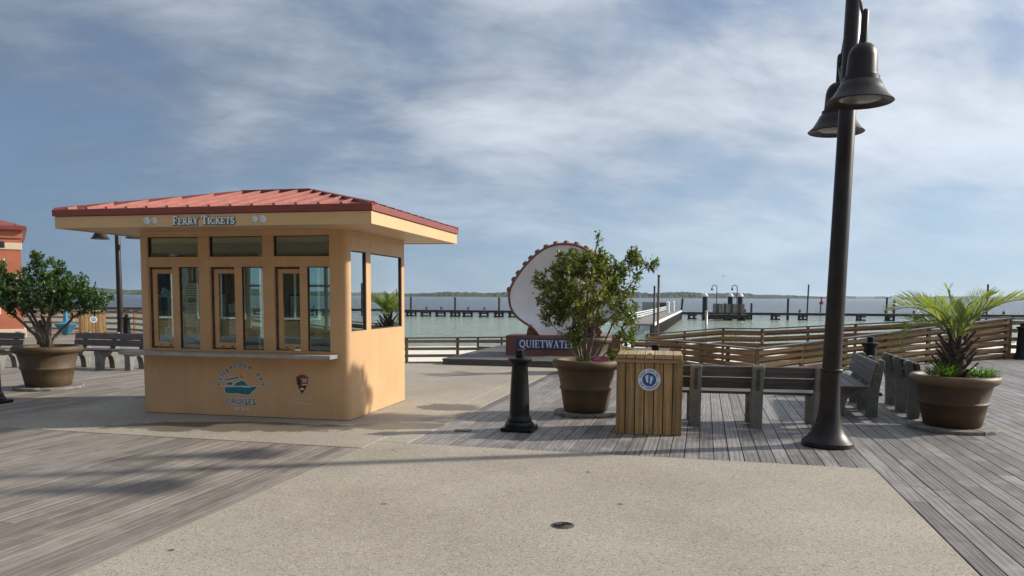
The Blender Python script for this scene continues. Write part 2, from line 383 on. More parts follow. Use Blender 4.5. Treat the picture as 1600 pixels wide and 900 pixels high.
def sandmat():
    m, t, b = newmat('white_sand'); pos = t.n('ShaderNodeNewGeometry').outputs['Position']
    n_ = t.noise(pos, 0.8, 6, 0.6); L(t, t.mix(n_, (0.62, 0.58, 0.50), (0.80, 0.77, 0.71)), b.inputs['Base Color'])
    b.inputs['Roughness'].default_value = 0.9; bump(t, b, t.noise(pos, 7, 6, 0.65), 0.7, 0.05); return m
m_sand = sandmat()
def watermat():
    m, t, b = newmat('bay_water'); pos = t.n('ShaderNodeNewGeometry').outputs['Position']
    s_ = t.n('ShaderNodeSeparateXYZ', ins={0: pos})
    y = t.math('ADD', s_.outputs[1], t.math('MULTIPLY', s_.outputs[0], 0.17))
    y = t.math('ADD', y, t.math('MULTIPLY', t.math('SUBTRACT', t.noise(t.mapping(pos, scale=(0.03, 0.08, 1)), 1.0, 4, 0.6), 0.5), 26))
    deep = t.ss(y, 92, 135)                                   # the bottom drops away past the pier
    col = t.mix(deep, (0.30, 0.36, 0.27), (0.058, 0.074, 0.085))
    L(t, col, b.inputs['Base Color'])
    b.inputs['Roughness'].default_value = 0.16; b.inputs['IOR'].default_value = 1.33
    h = t.math('ADD', t.noise(t.mapping(pos, rot=(0, 0, R(20)), scale=(0.55, 1.5, 1)), 1.0, 6, 0.65), t.math('MULTIPLY', t.noise(t.mapping(pos, rot=(0, 0, R(-15)), scale=(0.10, 0.30, 1)), 1.0, 4, 0.6), 2.2))
    bump(t, b, h, 1.0, 0.8); return m
m_water = watermat()
def glassmat(name, tint, f0, gain=3.0):
    m = bpy.data.materials.new(name); m.use_nodes = True; t = NT(m.node_tree); t.t.nodes.clear()
    fr = t.n('ShaderNodeFresnel', ins={0: 1.5}).outputs[0]
    fac = t.math('ADD', t.math('MULTIPLY', fr, gain), f0, True)
    a = t.n('ShaderNodeBsdfTransparent', ins={0: (*tint, 1)}); g_ = t.n('ShaderNodeBsdfGlossy', ins={0: (0.93, 0.97, 0.97, 1), 1: 0.0})
    mx = t.n('ShaderNodeMixShader', ins={0: fac, 1: a.outputs[0], 2: g_.outputs[0]})
    t.n('ShaderNodeOutputMaterial', ins={0: mx.outputs[0]}); return m
m_glass = glassmat('window_glass', (0.80, 0.90, 0.88), 0.0, 2.4)
m_glass2 = glassmat('coated_glass', (0.70, 0.82, 0.80), 0.02, 4.6)
def woodsmat(name, c1, c2):
    m, t, b = newmat(name); pos = t.n('ShaderNodeNewGeometry').outputs['Position']
    n_ = t.noise(t.mapping(pos, scale=(0.03, 0.03, 0.12)), 1.0, 5, 0.7); L(t, t.mix(t.ss(n_, 0.3, 0.7), c1, c2), b.inputs['Base Color'])
    b.inputs['Roughness'].default_value = 0.95; b.inputs['Specular IOR Level'].default_value = 0.1; return m
m_woods = woodsmat('far_woods', (0.018, 0.035, 0.018), (0.055, 0.085, 0.04))

# ------------------------------------------------------------------ the setting: sand, water, far shores
def clampf(x, a, b): return max(a, min(b, x))
mb = MB(); nx, ny = 44, 60
xs = np.concatenate([np.linspace(-30000, -200, 8), np.linspace(-120, 160, 29), np.linspace(300, 30000, 8)])
ys = np.concatenate([np.array([-300, -60, -20]), np.linspace(-8, 70, 53), np.array([90, 130, 300, 30000])])
for yy in ys:
    for xx in xs:
        sh = 46 + 0.16 * clampf(xx, -60, 120) + 1.5 * math.sin(xx * 0.13)
        z = -0.82 if yy < 26 else (-0.82 - (yy - 26) / (sh - 26) * 0.38 if yy < sh else max(-1.2 - (yy - sh) * 0.03, -3.5))
        z += 0.04 * math.sin(xx * 0.9 + yy * 0.5) * (abs(xx) < 200)
        mb.v.append((xx, yy, z))
n_ = len(xs)
for j in range(len(ys) - 1):
    for i in range(n_ - 1): mb.f.append((j * n_ + i, j * n_ + i + 1, (j + 1) * n_ + i + 1, (j + 1) * n_ + i)); mb.r.append(0.5)
tag(mb.build('beach', m_sand, smooth=True), kind='structure')
mb = MB(); mb.add([(-30000, 30, -1.2), (30000, 30, -1.2), (30000, 30000, -1.2), (-30000, 30000, -1.2)], [(0, 1, 2, 3)])
tag(mb.build('water', m_water), kind='structure')

def woods(name, label, x0, x1, y0, y1, hfun, mat, step, depth):
    """a wooded shore: a bank of bumpy canopy with depth"""
    mb = MB(); n = int(abs(x1 - x0) / step); rows = 6
    for k in range(rows):
        q = k / (rows - 1)
        for i in range(n + 1):
            s_ = i / n; x = x0 + (x1 - x0) * s_; y = y0 + (y1 - y0) * s_ + depth * q
            h = hfun(x) * (0.25, 0.75, 0.95, 1.0, 0.9, 0.3)[k] * (0.8 + 0.28 * random.random() + 0.16 * math.sin(x * 0.021) + 0.1 * math.sin(x * 0.0073 + 1))
            mb.v.append((x + random.uniform(-1, 1) * step * .4, y + random.uniform(-.3, .3) * depth / rows, -1.2 + (0 if k == 0 else h)))
    for k in range(rows - 1):
        for i in range(n):
            a = k * (n + 1) + i; mb.f.append((a, a + 1, a + n + 2, a + n + 1)); mb.r.append(0.5)
    o = mb.build(name, mat, smooth=False); tag(o, label, 'woods', kind='stuff'); return o
woods('near_woods', 'low wooded shore across the bay, left of the shell and behind the long pier', -2600, 640, 2350, 2600, lambda x: 20 + 4 * math.sin(x * 0.004), m_woods, 7, 240)
woods('middle_woods', 'wooded point across the bay behind the ferry dock', 520, 1500, 2900, 3500, lambda x: clampf(26 * (1 - (x - 640) / 1500), 9, 24), m_woods, 8, 300)
woods('far_woods', 'thin hazy far shore at the right of the lamp post', 1250, 7500, 5200, 6800, lambda x: 24 + 7 * math.sin(x * 0.0017), m_woods, 16, 500)
for name, x0, x1, y, z0, z1 in (('sand_bank', -2600, 640, 2340, -1.25, 0.6),):
    mb = MB(); mb.box(x0, x1, y - 3, y + 60, z0, z1); tag(mb.build(name, m_sand), kind='structure')
for i, (x, y, wd, h, lab) in enumerate(((2370, 5180, 120, 14, 'long white building low on the far shore, just right of the lamp post'), (2620, 5250, 60, 17, 'small white block on the far shore, left of the palm'))):
    e = empty('far_building', (x, y, -1.2)); mb = MB(); mb.box(-wd / 2, wd / 2, 0, 40, 0, h); mb.build('wall', m_white, e)
    mb = MB(); mb.prism([(-2, h), (20, h + 5), (42, h)], 0, -wd / 2 - 2, wd / 2 + 2); mb.build('roof', m_grey, e); tag(e, lab, 'building')

# ------------------------------------------------------------------ boardwalk: plank by plank
PITCH = 0.156
def plank_mesh(mb, a0, a1, b0, b1, z, rn, th=0.04, c=0.001):
    prof = [(a0, z - th), (a0, z - c), (a0 + c, z), (a1 - c, z), (a1, z - c), (a1, z - th)]
    tl = random.uniform(-0.0005, 0.0005); vv = []
    for b_ in (b0, b1):
        for (a, zz) in prof: vv.append(D(a, b_, zz + tl * (1 if a > (a0 + a1) / 2 else -1)))
    mb.cur = rn
    mb.add(vv, [(0, 1, 2, 3, 4, 5), (11, 10, 9, 8, 7, 6)] + [(i, i + 6, (i + 1) % 6 + 6, (i + 1) % 6) for i in range(6)])
def deck(name, regions, mat, nbig, gap=0.005):
    """regions: (a0, a1, fun_b0(a), fun_b1(a)); the planks run along b"""
    root = empty(name); tag(root, kind='structure')
    pl = []
    for (a0, a1, f0, f1) in regions:
        n = int(round((a1 - a0) / PITCH)); pit = (a1 - a0) / n
        for i in range(n):
            x0 = a0 + i * pit + gap; x1 = a0 + (i + 1) * pit - gap; m_ = (x0 + x1) / 2
            b = f0(m_); end = f1(m_); nxt = b + random.uniform(1.2, 4.8)
            while b < end - 0.05:
                e_ = min(nxt, end)
                if end - e_ < 0.6: e_ = end
                pl.append((x0 + random.uniform(-.0015, .0015), x1 + random.uniform(-.0015, .0015), b + 0.002, e_ - 0.003)); b = e_; nxt = b + 4.85
    def score(p):
        best = 0
        for q in (0.1, 0.5, 0.9):
            x, y, _ = D((p[0] + p[1]) / 2, p[2] + (p[3] - p[2]) * q)
            if y > 3.5 and abs(x) / y < 0.70: best = max(best, (p[3] - p[2]) / (y * y * y))
        return -best
    pl.sort(key=score)
    for k, p in enumerate(pl[:nbig]):
        mb = MB(); plank_mesh(mb, *p, random.uniform(-0.0008, 0.0008), random.random()); mb.r = [mb.cur] * len(mb.f); mb.build('plank', mat, root)
    mb = MB()
    for p in pl[nbig:]: plank_mesh(mb, *p, random.uniform(-0.0008, 0.0008), random.random())
    o = mb.build('plank_field', mat, root); o['kind'] = 'stuff'
    mb = MB()                                  # dark framing, and a sheet standing in for shade, under the gaps
    for (a0, a1, f0, f1) in regions:
        k = a0 + 0.3
        for j in range(int((a1 - a0) / 1.5)):
            x0 = a0 + j * 1.5; x1 = min(a1, x0 + 1.5); lo = min(f0(x0 + .01), f0(x1 - .01)); hi = max(f1(x0 + .01), f1(x1 - .01)); bb = lo + 0.2
            while bb < hi:
                v = [D(x0, bb), D(x1, bb), D(x1, bb + 0.1), D(x0, bb + 0.1)]
                mb.add([(x, y, z) for z in (-0.3, -0.045) for (x, y, _) in v], [(0, 3, 2, 1), (4, 5, 6, 7), (0, 1, 5, 4), (1, 2, 6, 5), (2, 3, 7, 6), (3, 0, 4, 7)]); bb += 0.9
        for j in range(int((a1 - a0) / 0.5)):      # added dark sheet, so the board gaps look shaded over the pale sand
            x0 = a0 + j * 0.5; x1 = min(a1, x0 + 0.5); mid_ = (x0 + x1) / 2
            mb.add([D(x0, f0(mid_) + .02, -.046), D(x1, f0(mid_) + .02, -.046), D(x1, f1(mid_) - .05, -.046), D(x0, f1(mid_) - .05, -.046)], [(0, 1, 2, 3)])
    o = mb.build('joist_and_shade_field', m_pile, root); o['kind'] = 'stuff'
    return root
def lin(x, pts):
    for (x0, y0), (x1, y1) in zip(pts, pts[1:]):
        if x <= x1: return y0 + (y1 - y0) * clampf((x - x0) / (x1 - x0), 0, 1)
    return pts[-1][1]
A_L, A_R = -3.68, 1.69
deck('boardwalk_left', [(-17, A_L - 0.01, lambda a: -5, lambda a: 7.82)], m_deckL, 110, 0.0038)
deck('boardwalk_right', [(-3.29, A_R + 0.01, lambda a: 8.25, lambda a: lin(a, [(-3.3, 18.08), (0.4, 18.08), (1.2, 17.3), (1.7, 17.85)])),
                         (A_R + 0.01, 20, lambda a: -5, lambda a: lin(a, [(1.2, 17.35), (8.55, 24.9), (20, 24.9)]))], m_deck, 300)
deck('boardwalk_back', [(-34, -9.12, lambda a: 8.33, lambda a: lin(a, [(-34, 29.8), (-25.2, 29.8), (-15.1, 23.5), (-9, 22.5)]))], m_deckL, 60, 0.003)

def slab(name, rects, mat):
    mb = MB()
    for (a0, a1, b0, b1) in rects:
        v = [D(a0, b0), D(a1, b0), D(a1, b1), D(a0, b1)]
        mb.add([(x, y, z) for z in (-0.25, 0.004) for (x, y, _) in v], [(0, 3, 2, 1), (4, 5, 6, 7), (0, 1, 5, 4), (1, 2, 6, 5), (2, 3, 7, 6), (3, 0, 4, 7)])
    return tag(mb.build(name, mat, bevel=0.008), kind='structure')
slab('concrete_walk', [(A_L, A_R, -6, 8.235)], m_conc)
slab('concrete_pad', [(-9.1, A_L - 0.006, 7.835, 18.3), (A_L - 0.006 + 0.001, -3.3, 8.245, 18.3)], m_conc)
slab('concrete_strip', [(-20, -9.112, 7.835, 8.32)], m_conc)

def arr(fn, n, *a): return [fn(i, *a) for i in range(n)]
# stage platform under the shell sign
st = empty('stage_platform', D(-6.3, 18.12, 0), -DA); tag(st, 'low dark wooden stage in front of the shell sign', 'stage')
mb = MB(); mb.box(0, 5.3, 0.0, 5.8, -0.6, 0.115); mb.build('skirt', m_plat, st)
for i in range(38):
    mb = MB(); mb.box(0, 5.32, 0, 0.142, 0, 0.035, 0.004); mb.build('board', m_plat, st, (-0.01, -0.02 + i * 0.152, 0.118))

# ------------------------------------------------------------------ fences
def fence(label, pts, rails=5, bh=0.14, bay=1.6, off=-1, group=None, capw=0.15, low=0.05, seed=1, double=False):
    rd = random.Random(seed); x0, y0 = pts[0][:2]; root = empty('wooden_fence', (x0, y0, pts[0][2])); z00 = pts[0][2]
    for k, (p, q) in enumerate(zip(pts, pts[1:])):
        dx, dy = q[0] - p[0], q[1] - p[1]; Lh = math.hypot(dx, dy); yaw = math.atan2(dy, dx); n = max(1, round(Lh / bay))
        nx_, ny_ = -math.sin(yaw) * off, math.cos(yaw) * off
        zt = lambda s_: p[3] + (q[3] - p[3]) * s_ - z00
        zb = lambda s_: p[2] + (q[2] - p[2]) * s_ - z00
        pitch = math.atan2(q[3] - p[3], Lh); bl = Lh / n / math.cos(pitch)
        for i in range(n + (1 if k == len(pts) - 2 else 0)):
            s_ = i / n; mb = MB(); mb.box(-.045, .045, -.045, .045, zb(s_) - 0.7, zt(s_) - 0.002, 0.004)
            mb.build('post', m_post, root, (p[0] + dx * s_ - x0, p[1] + dy * s_ - y0, 0), (0, 0, yaw))
        for i in range(n):
            s_ = (i + .5) / n; H = zt(s_) - zb(s_)
            for sd in ((1, -1) if double else (1,)):
                for r_ in range(rails):
                    zc = zb(s_) + low + bh / 2 + (H - low - bh - 0.045) * r_ / (rails - 1) + rd.uniform(-.008, .008) - ((H - low - bh - 0.045) / (rails - 1) * 0.36 if sd < 0 else 0)
                    mb = MB(); mb.box(-bl / 2 + .002, bl / 2 - .002, -.018, .018, -bh / 2, bh / 2, 0.004)
                    mb.build('rail', m_lumber, root, (p[0] + dx * s_ - x0 + nx_ * .064 * sd, p[1] + dy * s_ - y0 + ny_ * .064 * sd, zc), (0, -pitch + rd.uniform(-.003, .003), yaw))
        mb = MB(); mb.box(-Lh / 2 / math.cos(pitch) - .02, Lh / 2 / math.cos(pitch) + .02, -capw / 2 - .03, capw / 2 + .03, 0, 0.04, 0.006)
        mb.build('cap_rail', m_cap, root, ((p[0] + q[0]) / 2 - x0, (p[1] + q[1]) / 2 - y0, (zt(0) + zt(1)) / 2 + .002), (0, -pitch, yaw))
    tag(root, label, 'fence', group); return root
fence('sloping pine fence with dark cap rail right behind the benches and lamp post', [(14.3, 22.2, 0.0, 1.13), (6.5, 20.3, -0.72, 0.33), (5.2, 24.0, -0.75, 0.32), (3.9, 24.8, -0.75, 0.30)], rails=6, bh=0.095, bay=1.35, off=1, seed=2, double=True)
fence('farther pine fence with dark cap, seen above the sloping fence by the water', [(15.9, 24.6, 0.0, 1.12), (8.8, 27.0, -0.5, 0.60), (7.7, 28.0, -0.5, 0.57), (5.0, 28.5, -0.7, 0.30)], rails=5, bh=0.095, bay=1.5, off=1, seed=3, double=True)
fence('pine fence running out of the picture past the right-hand bollard', [(14.45, 22.3, 0.0, 1.12), (21, 20.9, 0.0, 1.12)], rails=5, bh=0.11, bay=1.6, off=-1, seed=4)
fence('open pine rail fence between the kiosk and the shell sign', [(-9, 26.5, 0.0, 0.95), (-3.3, 24, -0.47, 0.37), (-0.1, 23.9, -0.47, 0.42)], rails=4, bh=0.09, bay=1.45, off=-1, seed=5)
fence('distant pine rail fence behind the leafy left shrub', [(-27, 37.3, 0, 1.0), (-17.2, 35, 0, 1.0), (-9.2, 26.7, 0.0, 0.97)], rails=4, bh=0.11, bay=1.7, off=-1, seed=6)
# ramp floor between the two sloping fences
mb = MB(); mb.add([(14.3, 22.3, -0.03), (6.6, 20.4, -0.74), (5.3, 24.1, -0.77), (5.0, 28.4, -0.77), (8.8, 26.9, -0.52), (15.8, 24.5, -0.03)], [(0, 1, 2, 3), (0, 3, 4, 5)])
tag(mb.build('ramp', m_deck), kind='structure')

# ------------------------------------------------------------------ lettering helpers
def text_geo(body, size, offset=0.0, spacing=1.0):
    cu = bpy.data.curves.new('lettering', 'FONT'); cu.body = body; cu.size = size; cu.align_x = 'CENTER'; cu.align_y = 'CENTER'
    cu.offset = offset; cu.space_character = spacing; cu.resolution_u = 3
    ob = bpy.data.objects.new('lettering', cu); COL.objects.link(ob); bpy.context.view_layer.update()
    me = bpy.data.meshes.new_from_object(ob.evaluated_get(bpy.context.evaluated_depsgraph_get()))
    v = [(p.co.x, p.co.y) for p in me.vertices]; f = [tuple(p.vertices) for p in me.polygons]
    bpy.data.objects.remove(ob); bpy.data.meshes.remove(me); bpy.data.curves.remove(cu); return v, f
def put_text(mb, body, size, x, z, y=0.0, rot=0.0, offset=0.0, spacing=1.0):
    """flat lettering in the x-z plane, facing -y"""
    v, f = text_geo(body, size, offset, spacing); c, s_ = math.cos(rot), math.sin(rot)
    mb.add([(x + a * c - b * s_, y, z + a * s_ + b * c) for a, b in v], f)
def arc_text(mb, body, size, cx, cz, rad, a0, a1, y=0.0, offset=0.0, inward=False):
    n = len(body)
    for i, ch in enumerate(body):
        if ch == ' ': continue
        a = R(a0 + (a1 - a0) * i / (n - 1)); put_text(mb, ch, size, cx + rad * math.cos(a), cz + rad * math.sin(a), y, (a + math.pi / 2) if inward else (a - math.pi / 2), offset)
def arcp(cx, cy, rx, ry, a0, a1, n=10): return [(cx + rx * math.cos(R(a0 + (a1 - a0) * i / n)), cy + ry * math.sin(R(a0 + (a1 - a0) * i / n))) for i in range(n + 1)]
TK, TN, SE = 0.17, 0.085, 0.07
GL = {  # seriffed capitals as strokes: advance, [(points, thickness)]
 'I': (0.42, [([(.21, 0), (.21, 1)], TK), ([(.05, .03), (.37, .03)], SE), ([(.05, .97), (.37, .97)], SE)]),
 'E': (0.72, [([(.17, 0), (.17, 1)], TK), ([(.03, .03), (.62, .03)], SE), ([(.03, .97), (.60, .97)], SE), ([(.17, .52), (.48, .52)], SE), ([(.60, .0), (.62, .26)], SE), ([(.58, .76), (.58, 1)], SE), ([(.48, .42), (.48, .62)], SE)]),
 'F': (0.68, [([(.17, 0), (.17, 1)], TK), ([(.03, .03), (.34, .03)], SE), ([(.03, .97), (.60, .97)], SE), ([(.17, .50), (.46, .50)], SE), ([(.58, .74), (.58, 1)], SE), ([(.46, .40), (.46, .60)], SE)]),
 'T': (0.74, [([(.37, 0), (.37, 1)], TK), ([(.22, .03), (.52, .03)], SE), ([(.05, .96), (.69, .96)], TN), ([(.07, .76), (.06, 1)], SE), ([(.67, .76), (.68, 1)], SE)]),
 'A': (0.82, [([(.38, 1), (.66, 0)], TK), ([(.40, .98), (.13, 0)], TN), ([(.22, .32), (.56, .32)], SE), ([(.02, .03), (.25, .03)], SE), ([(.52, .03), (.80, .03)], SE)]),
 'W': (1.12, [([(.14, 1), (.34, 0)], TK), ([(.35, .02), (.55, 1)], TN), ([(.55, 1), (.76, 0)], TK), ([(.77, .02), (.97, 1)], TN), ([(.01, .97), (.27, .97)], SE), ([(.44, .97), (.66, .97)], SE), ([(.86, .97), (1.1, .97)], SE)]),
 'U': (0.84, [([(.17, 1), (.17, .32)] + arcp(.42, .32, .25, .28, 180, 270, 6), TK), (arcp(.42, .32, .25, .28, 270, 360, 6) + [(.67, 1)], TN), ([(.03, .97), (.32, .97)], SE), ([(.55, .97), (.80, .97)], SE)]),
 'Q': (0.92, [(arcp(.45, .5, .34, .45, 60, 300, 16), TK), (arcp(.45, .5, .34, .45, -60, 60, 10), TK), ([(.45, .10), (.62, -.10), (.90, -.20)], TN + .02)]),
 'R': (0.82, [([(.17, 0), (.17, 1)], TK), ([(.17, .96), (.38, .96)] + arcp(.38, .74, .22, .22, 90, -90, 8) + [(.17, .52)], TN + .02), ([(.36, .52), (.68, .02)], TK), ([(.03, .03), (.32, .03)], SE), ([(.62, .03), (.82, .03)], SE), ([(.03, .97), (.2, .97)], SE)]),
 'Y': (0.78, [([(.39, 0), (.39, .45)], TK), ([(.39, .45), (.12, 1)], TK), ([(.39, .45), (.64, 1)], TN), ([(.24, .03), (.54, .03)], SE), ([(.01, .97), (.27, .97)], SE), ([(.52, .97), (.77, .97)], SE)]),
 'C': (0.80, [(arcp(.43, .5, .33, .45, 50, 310, 18), TK - .02), ([(.66, .70), (.66, .97)], SE), ([(.66, .05), (.66, .28)], SE)]),
 'K': (0.82, [([(.17, 0), (.17, 1)], TK), ([(.17, .42), (.62, .98)], TN), ([(.32, .58), (.70, .02)], TK), ([(.03, .03), (.32, .03)], SE), ([(.03, .97), (.32, .97)], SE), ([(.50, .97), (.74, .97)], SE), ([(.58, .03), (.82, .03)], SE)]),
 'S': (0.64, [(arcp(.32, .73, .20, .22, 30, 270, 10) + arcp(.32, .27, .21, .24, 90, -150, 10), TK - .02), ([(.52, .74), (.52, .97)], SE), ([(.10, .04), (.10, .28)], SE)]),
 ' ': (0.5, [])}
def serif(mb, body, h, x, z, y, grow=0.0, small=None):
    """seriffed capitals along x from x; letters after each word's first are small caps when small is set"""
    k = 0; first = True
    for ch in body:
        adv, st_ = GL[ch]; hh = h if (small is None or first) else h * small
        first = ch == ' '
        for pts, th in st_:
            th = th * hh / 2 + grow; n = len(pts)
            P_ = [Vector((x + a * hh, z + b * hh)) for a, b in pts]; vv = []
            for i in range(n):
                t = (P_[min(i + 1, n - 1)] - P_[max(0, i - 1)]).normalized(); nn = Vector((-t.y, t.x)) * th
                e = t * grow * (-1 if i == 0 else (1 if i == n - 1 else 0)); k += 1
                yy = y - 0.00012 * (k % 40)
                vv += [(P_[i].x + e.x + nn.x, y - 0.0002 * (st_.index((pts, th)) if False else (k % 1)), P_[i].y + e.y + nn.y), (P_[i].x + e.x - nn.x, y, P_[i].y + e.y - nn.y)]
            dy = 0.00025 * (sum(map(ord, ch)) % 5 + st_.index([q for q in st_ if q[0] is pts][0]))
            vv = [(a, y - dy, c) for a, _, c in vv]
            mb.add(vv, [(2 * i, 2 * i + 1, 2 * i + 3, 2 * i + 2) for i in range(n - 1)])
        x += adv * hh
    return x
def serif_width(body, h, small=None):
    x = 0; first = True
    for ch in body: x += GL[ch][0] * (h if (small is None or first) else h * small); first = ch == ' '
    return x
def poly(mb, pts, y): mb.add([(a, y, b) for a, b in pts], [tuple(range(len(pts)))])
def grown(pts, d):
    n = len(pts); out = []; A = sum(pts[i][0] * pts[(i + 1) % n][1] - pts[(i + 1) % n][0] * pts[i][1] for i in range(n)); sg = 1 if A > 0 else -1
    for i in range(n):
        p0, p1, p2 = Vector(pts[i - 1]), Vector(pts[i]), Vector(pts[(i + 1) % n])
        a = (p1 - p0).normalized(); b = (p2 - p1).normalized(); na = Vector((a.y, -a.x)) * sg; nb = Vector((b.y, -b.x)) * sg
        m_ = (na + nb); m_ = m_.normalized() * min(2.0, 1 / max(0.35, m_.length / 2)); out.append((p1.x + m_.x * d, p1.y + m_.y * d))
    return out

# ------------------------------------------------------------------ ticket kiosk
KW, KD = 3.213, 2.22
K = empty('ticket_kiosk', (-2.2, 10.33, 0), R(-12.3)); tag(K, 'tan ferry ticket kiosk with red metal hip roof and glazed counter front', 'kiosk')
def rrect(x0, x1, y0, y1, r_, n=6):
    out = []
    for cx, cy, a in ((x1 - r_, y0 + r_, -90), (x1 - r_, y1 - r_, 0), (x0 + r_, y1 - r_, 90), (x0 + r_, y0 + r_, 180)): out += arcp(cx, cy, r_, r_, a, a + 90, n)
    return out
def ring(mb, outer, inner, z0, z1):
    n = len(outer); vv = [(x, y, z) for z in (z0, z1) for pl_ in (outer, inner) for x, y in pl_]
    ff = []
    for i in range(n):
        j = (i + 1) % n
        ff += [(i, j, 2 * n + j, 2 * n + i), (n + j, n + i, 3 * n + i, 3 * n + j), (2 * n + i, 2 * n + j, 3 * n + j, 3 * n + i), (j, i, n + i, n + j)]
    mb.add(vv, ff)
RC = 0.088
out_ = rrect(-KW, 0, 0, KD, RC); inn_ = rrect(-KW + .1, -.1, .1, KD - .1, .03)
mb = MB(); ring(mb, out_, inn_, 0.012, 0.907); mb.build('wall', m_wall, K, smooth=True, angle=35)
mb = MB(); ring(mb, out_, inn_, 2.511, 2.60); mb.build('top_band', m_wall, K, smooth=True, angle=35)
mb = MB(); ring(mb, rrect(-KW + .02, -.02, .02, KD - .02, RC - .02), rrect(-KW + .1, -.1, .1, KD - .1, .03), -0.02, 0.012); mb.build('plinth', m_dark, K)
def cpost(sx, sy, wx, wy):
    """rounded corner post: outer corner at (sx, sy) sides pointing inward by wx, wy"""
    dx, dy = (1 if wx > 0 else -1), (1 if wy > 0 else -1)
    arc = [(sx + dx * RC * (1 - math.cos(R(t))), sy + dy * RC * (1 - math.sin(R(t)))) for t in np.linspace(0, 90, 8)]
    pts = arc + [(sx + wx, sy), (sx + wx, sy + dy * .1), (sx + dx * .1, sy + dy * .1), (sx + dx * .1, sy + wy), (sx, sy + wy)]
    if dx * dy < 0: pts = pts[::-1]
    mb = MB(); mb.prism(pts, 2, 0.907, 2.511); mb.build('corner_post', m_wall, K, smooth=True, angle=35, fixn=True)
cpost(0, 0, -.268, .088); cpost(-KW, 0, .152, .088); cpost(0, KD, -.25, -.19); cpost(-KW, KD, .25, -.19)
# front
for x0, x1 in ((-2.252, -2.08), (-1.262, -1.095)):
    mb = MB(); mb.box(x0, x1, 0.002, .1, .907, 2.511, .004); mb.build('mullion', m_trim, K)
BAYS = ((-3.061, -2.252), (-2.08, -1.262), (-1.095, -.268))
for bi, (x0, x1) in enumerate(BAYS):
    mb = MB(); mb.box(x0, x1, .004, .098, 2.09, 2.232, .003); mb.build('transom_rail', m_trim, K)
    mb = MB(); mb.box(x0, x1, .004, .098, .907, .94, .003); mb.build('sill', m_trim, K)
    mb = MB(); mb.box(x0, x1, .050, .056, 2.232, 2.511); mb.build('transom_pane', m_glass, K)
    mb = MB()
    for a, b, c, d in ((x0, x1, 2.232, 2.242), (x0, x1, 2.501, 2.511), (x0, x0 + .010, 2.242, 2.501), (x1 - .010, x1, 2.242, 2.501)): mb.box(a, b, .03, .07, c, d)
    mb.build('gasket', m_dark, K)
    xm0 = x0 + .385; xm1 = xm0 + .105
    mb = MB(); mb.box(xm0, xm1, .006, .096, .94, 2.09, .003); mb.build('mullion', m_trim, K)
    # recessed sliding sash
    mb = MB(); a, b = x0 + .035, xm0
    for q in ((a, b, .96, 1.035), (a, b, 2.0, 2.06), (a, a + .065, 1.035, 2.0), (b - .03, b, 1.035, 2.0)): mb.box(q[0], q[1], .055, .09, q[2], q[3], .003)
    s_ = mb.build('sash', m_trim, K)
    mb = MB(); mb.box(a + .065, b - .03, .07, .076, 1.035, 2.0); mb.build('pane', m_glass, s_)
    mb = MB(); mb.box(x0, x1 - .42, .05, .094, 2.06, 2.09); mb.box(x0, a, .05, .094, .94, 2.06); mb.build('track', m_gutter if False else m_boot, K)
    mb = MB()
    for q in (.12, .27): mb.box(a + q - .018, a + q + .018, .0502, .055, .975, .988)
    mb.build('latch', m_dark, s_)
    # fixed light
    mb = MB(); mb.box(xm1, x1, .040, .046, .94, 2.09); mb.build('pane', m_glass, K)
    mb = MB()
    for q in ((xm1, x1, .94, .952), (xm1, x1, 2.078, 2.09), (xm1, xm1 + .012, .952, 2.078), (x1 - .012, x1, .952, 2.078)): mb.box(q[0], q[1], .03, .06, q[2], q[3])
    mb.build('gasket', m_dark, K)
# side and back walls with their windows
def sidewall(x_in, sgn, wins, lo, hi, y0, y1, panels=True):
    X0, X1 = (x_in - .1, x_in) if sgn > 0 else (x_in, x_in + .1)
    mb = MB(); mb.box(X0, X1, y0, y1, .907, lo); mb.box(X0, X1, y0, y1, hi, 2.511)
    e = [y0] + [c for w_ in wins for c in w_] + [y1]
    for a, b in zip(e[::2], e[1::2]):
        if b - a > .002: mb.box(X0, X1, a, b, lo, hi)
    mb.build('wall', m_wall, K)
    for a, b in wins:
        xg = x_in - sgn * .03
        mb = MB(); mb.box(min(xg, xg - sgn * .006), max(xg, xg - sgn * .006), a, b, lo, hi); p_ = mb.build('pane', m_glass2 if sgn > 0 else m_glass, K)
        mb = MB()
        for q in ((a, b, lo, lo + .012), (a, b, hi - .014, hi), (a, a + .012, lo, hi), (b - .012, b, lo, hi)):
            mb.box(min(x_in - sgn * .01, x_in - sgn * .06), max(x_in - sgn * .01, x_in - sgn * .06), q[0], q[1], q[2], q[3])
        mb.build('gasket', m_dark, p_)
        if panels:
            mb = MB(); mb.box(min(x_in, x_in + sgn * .006), max(x_in, x_in + sgn * .006), a - .01, b + .03, hi + .05, 2.50, .003); mb.build('panel', m_wall, K)
sidewall(0, 1, ((.092, .612), (.775, 2.03)), 1.215, 2.313, .088, KD - .19)
LW = ((.10, .60), (.68, 1.30), (1.38, 2.03))
sidewall(-KW, -1, LW, 1.0, 2.313, .088, KD - .19)
for a, b in LW:
    mb = MB()
    for q in ((a + .012, b - .012, 1.66, 1.71), (a + .012, a + .04, 1.02, 1.66), (b - .04, b - .012, 1.02, 1.66)): mb.box(-KW + .045, -KW + .085, q[0], q[1], q[2], q[3])
    mb.build('window_frame', m_white, K)
mb = MB(); mb.box(-KW + .25, -.25, KD - .1, KD, .907, 1.1); mb.box(-KW + .25, -.25, KD - .1, KD, 2.25, 2.511)
bw = ((-2.78, -2.2), (-1.72, -.98)); e = [-KW + .25] + [c for q in bw for c in q] + [-.25]
for a, b in zip(e[::2], e[1::2]): mb.box(a, b, KD - .1, KD, 1.1, 2.25)
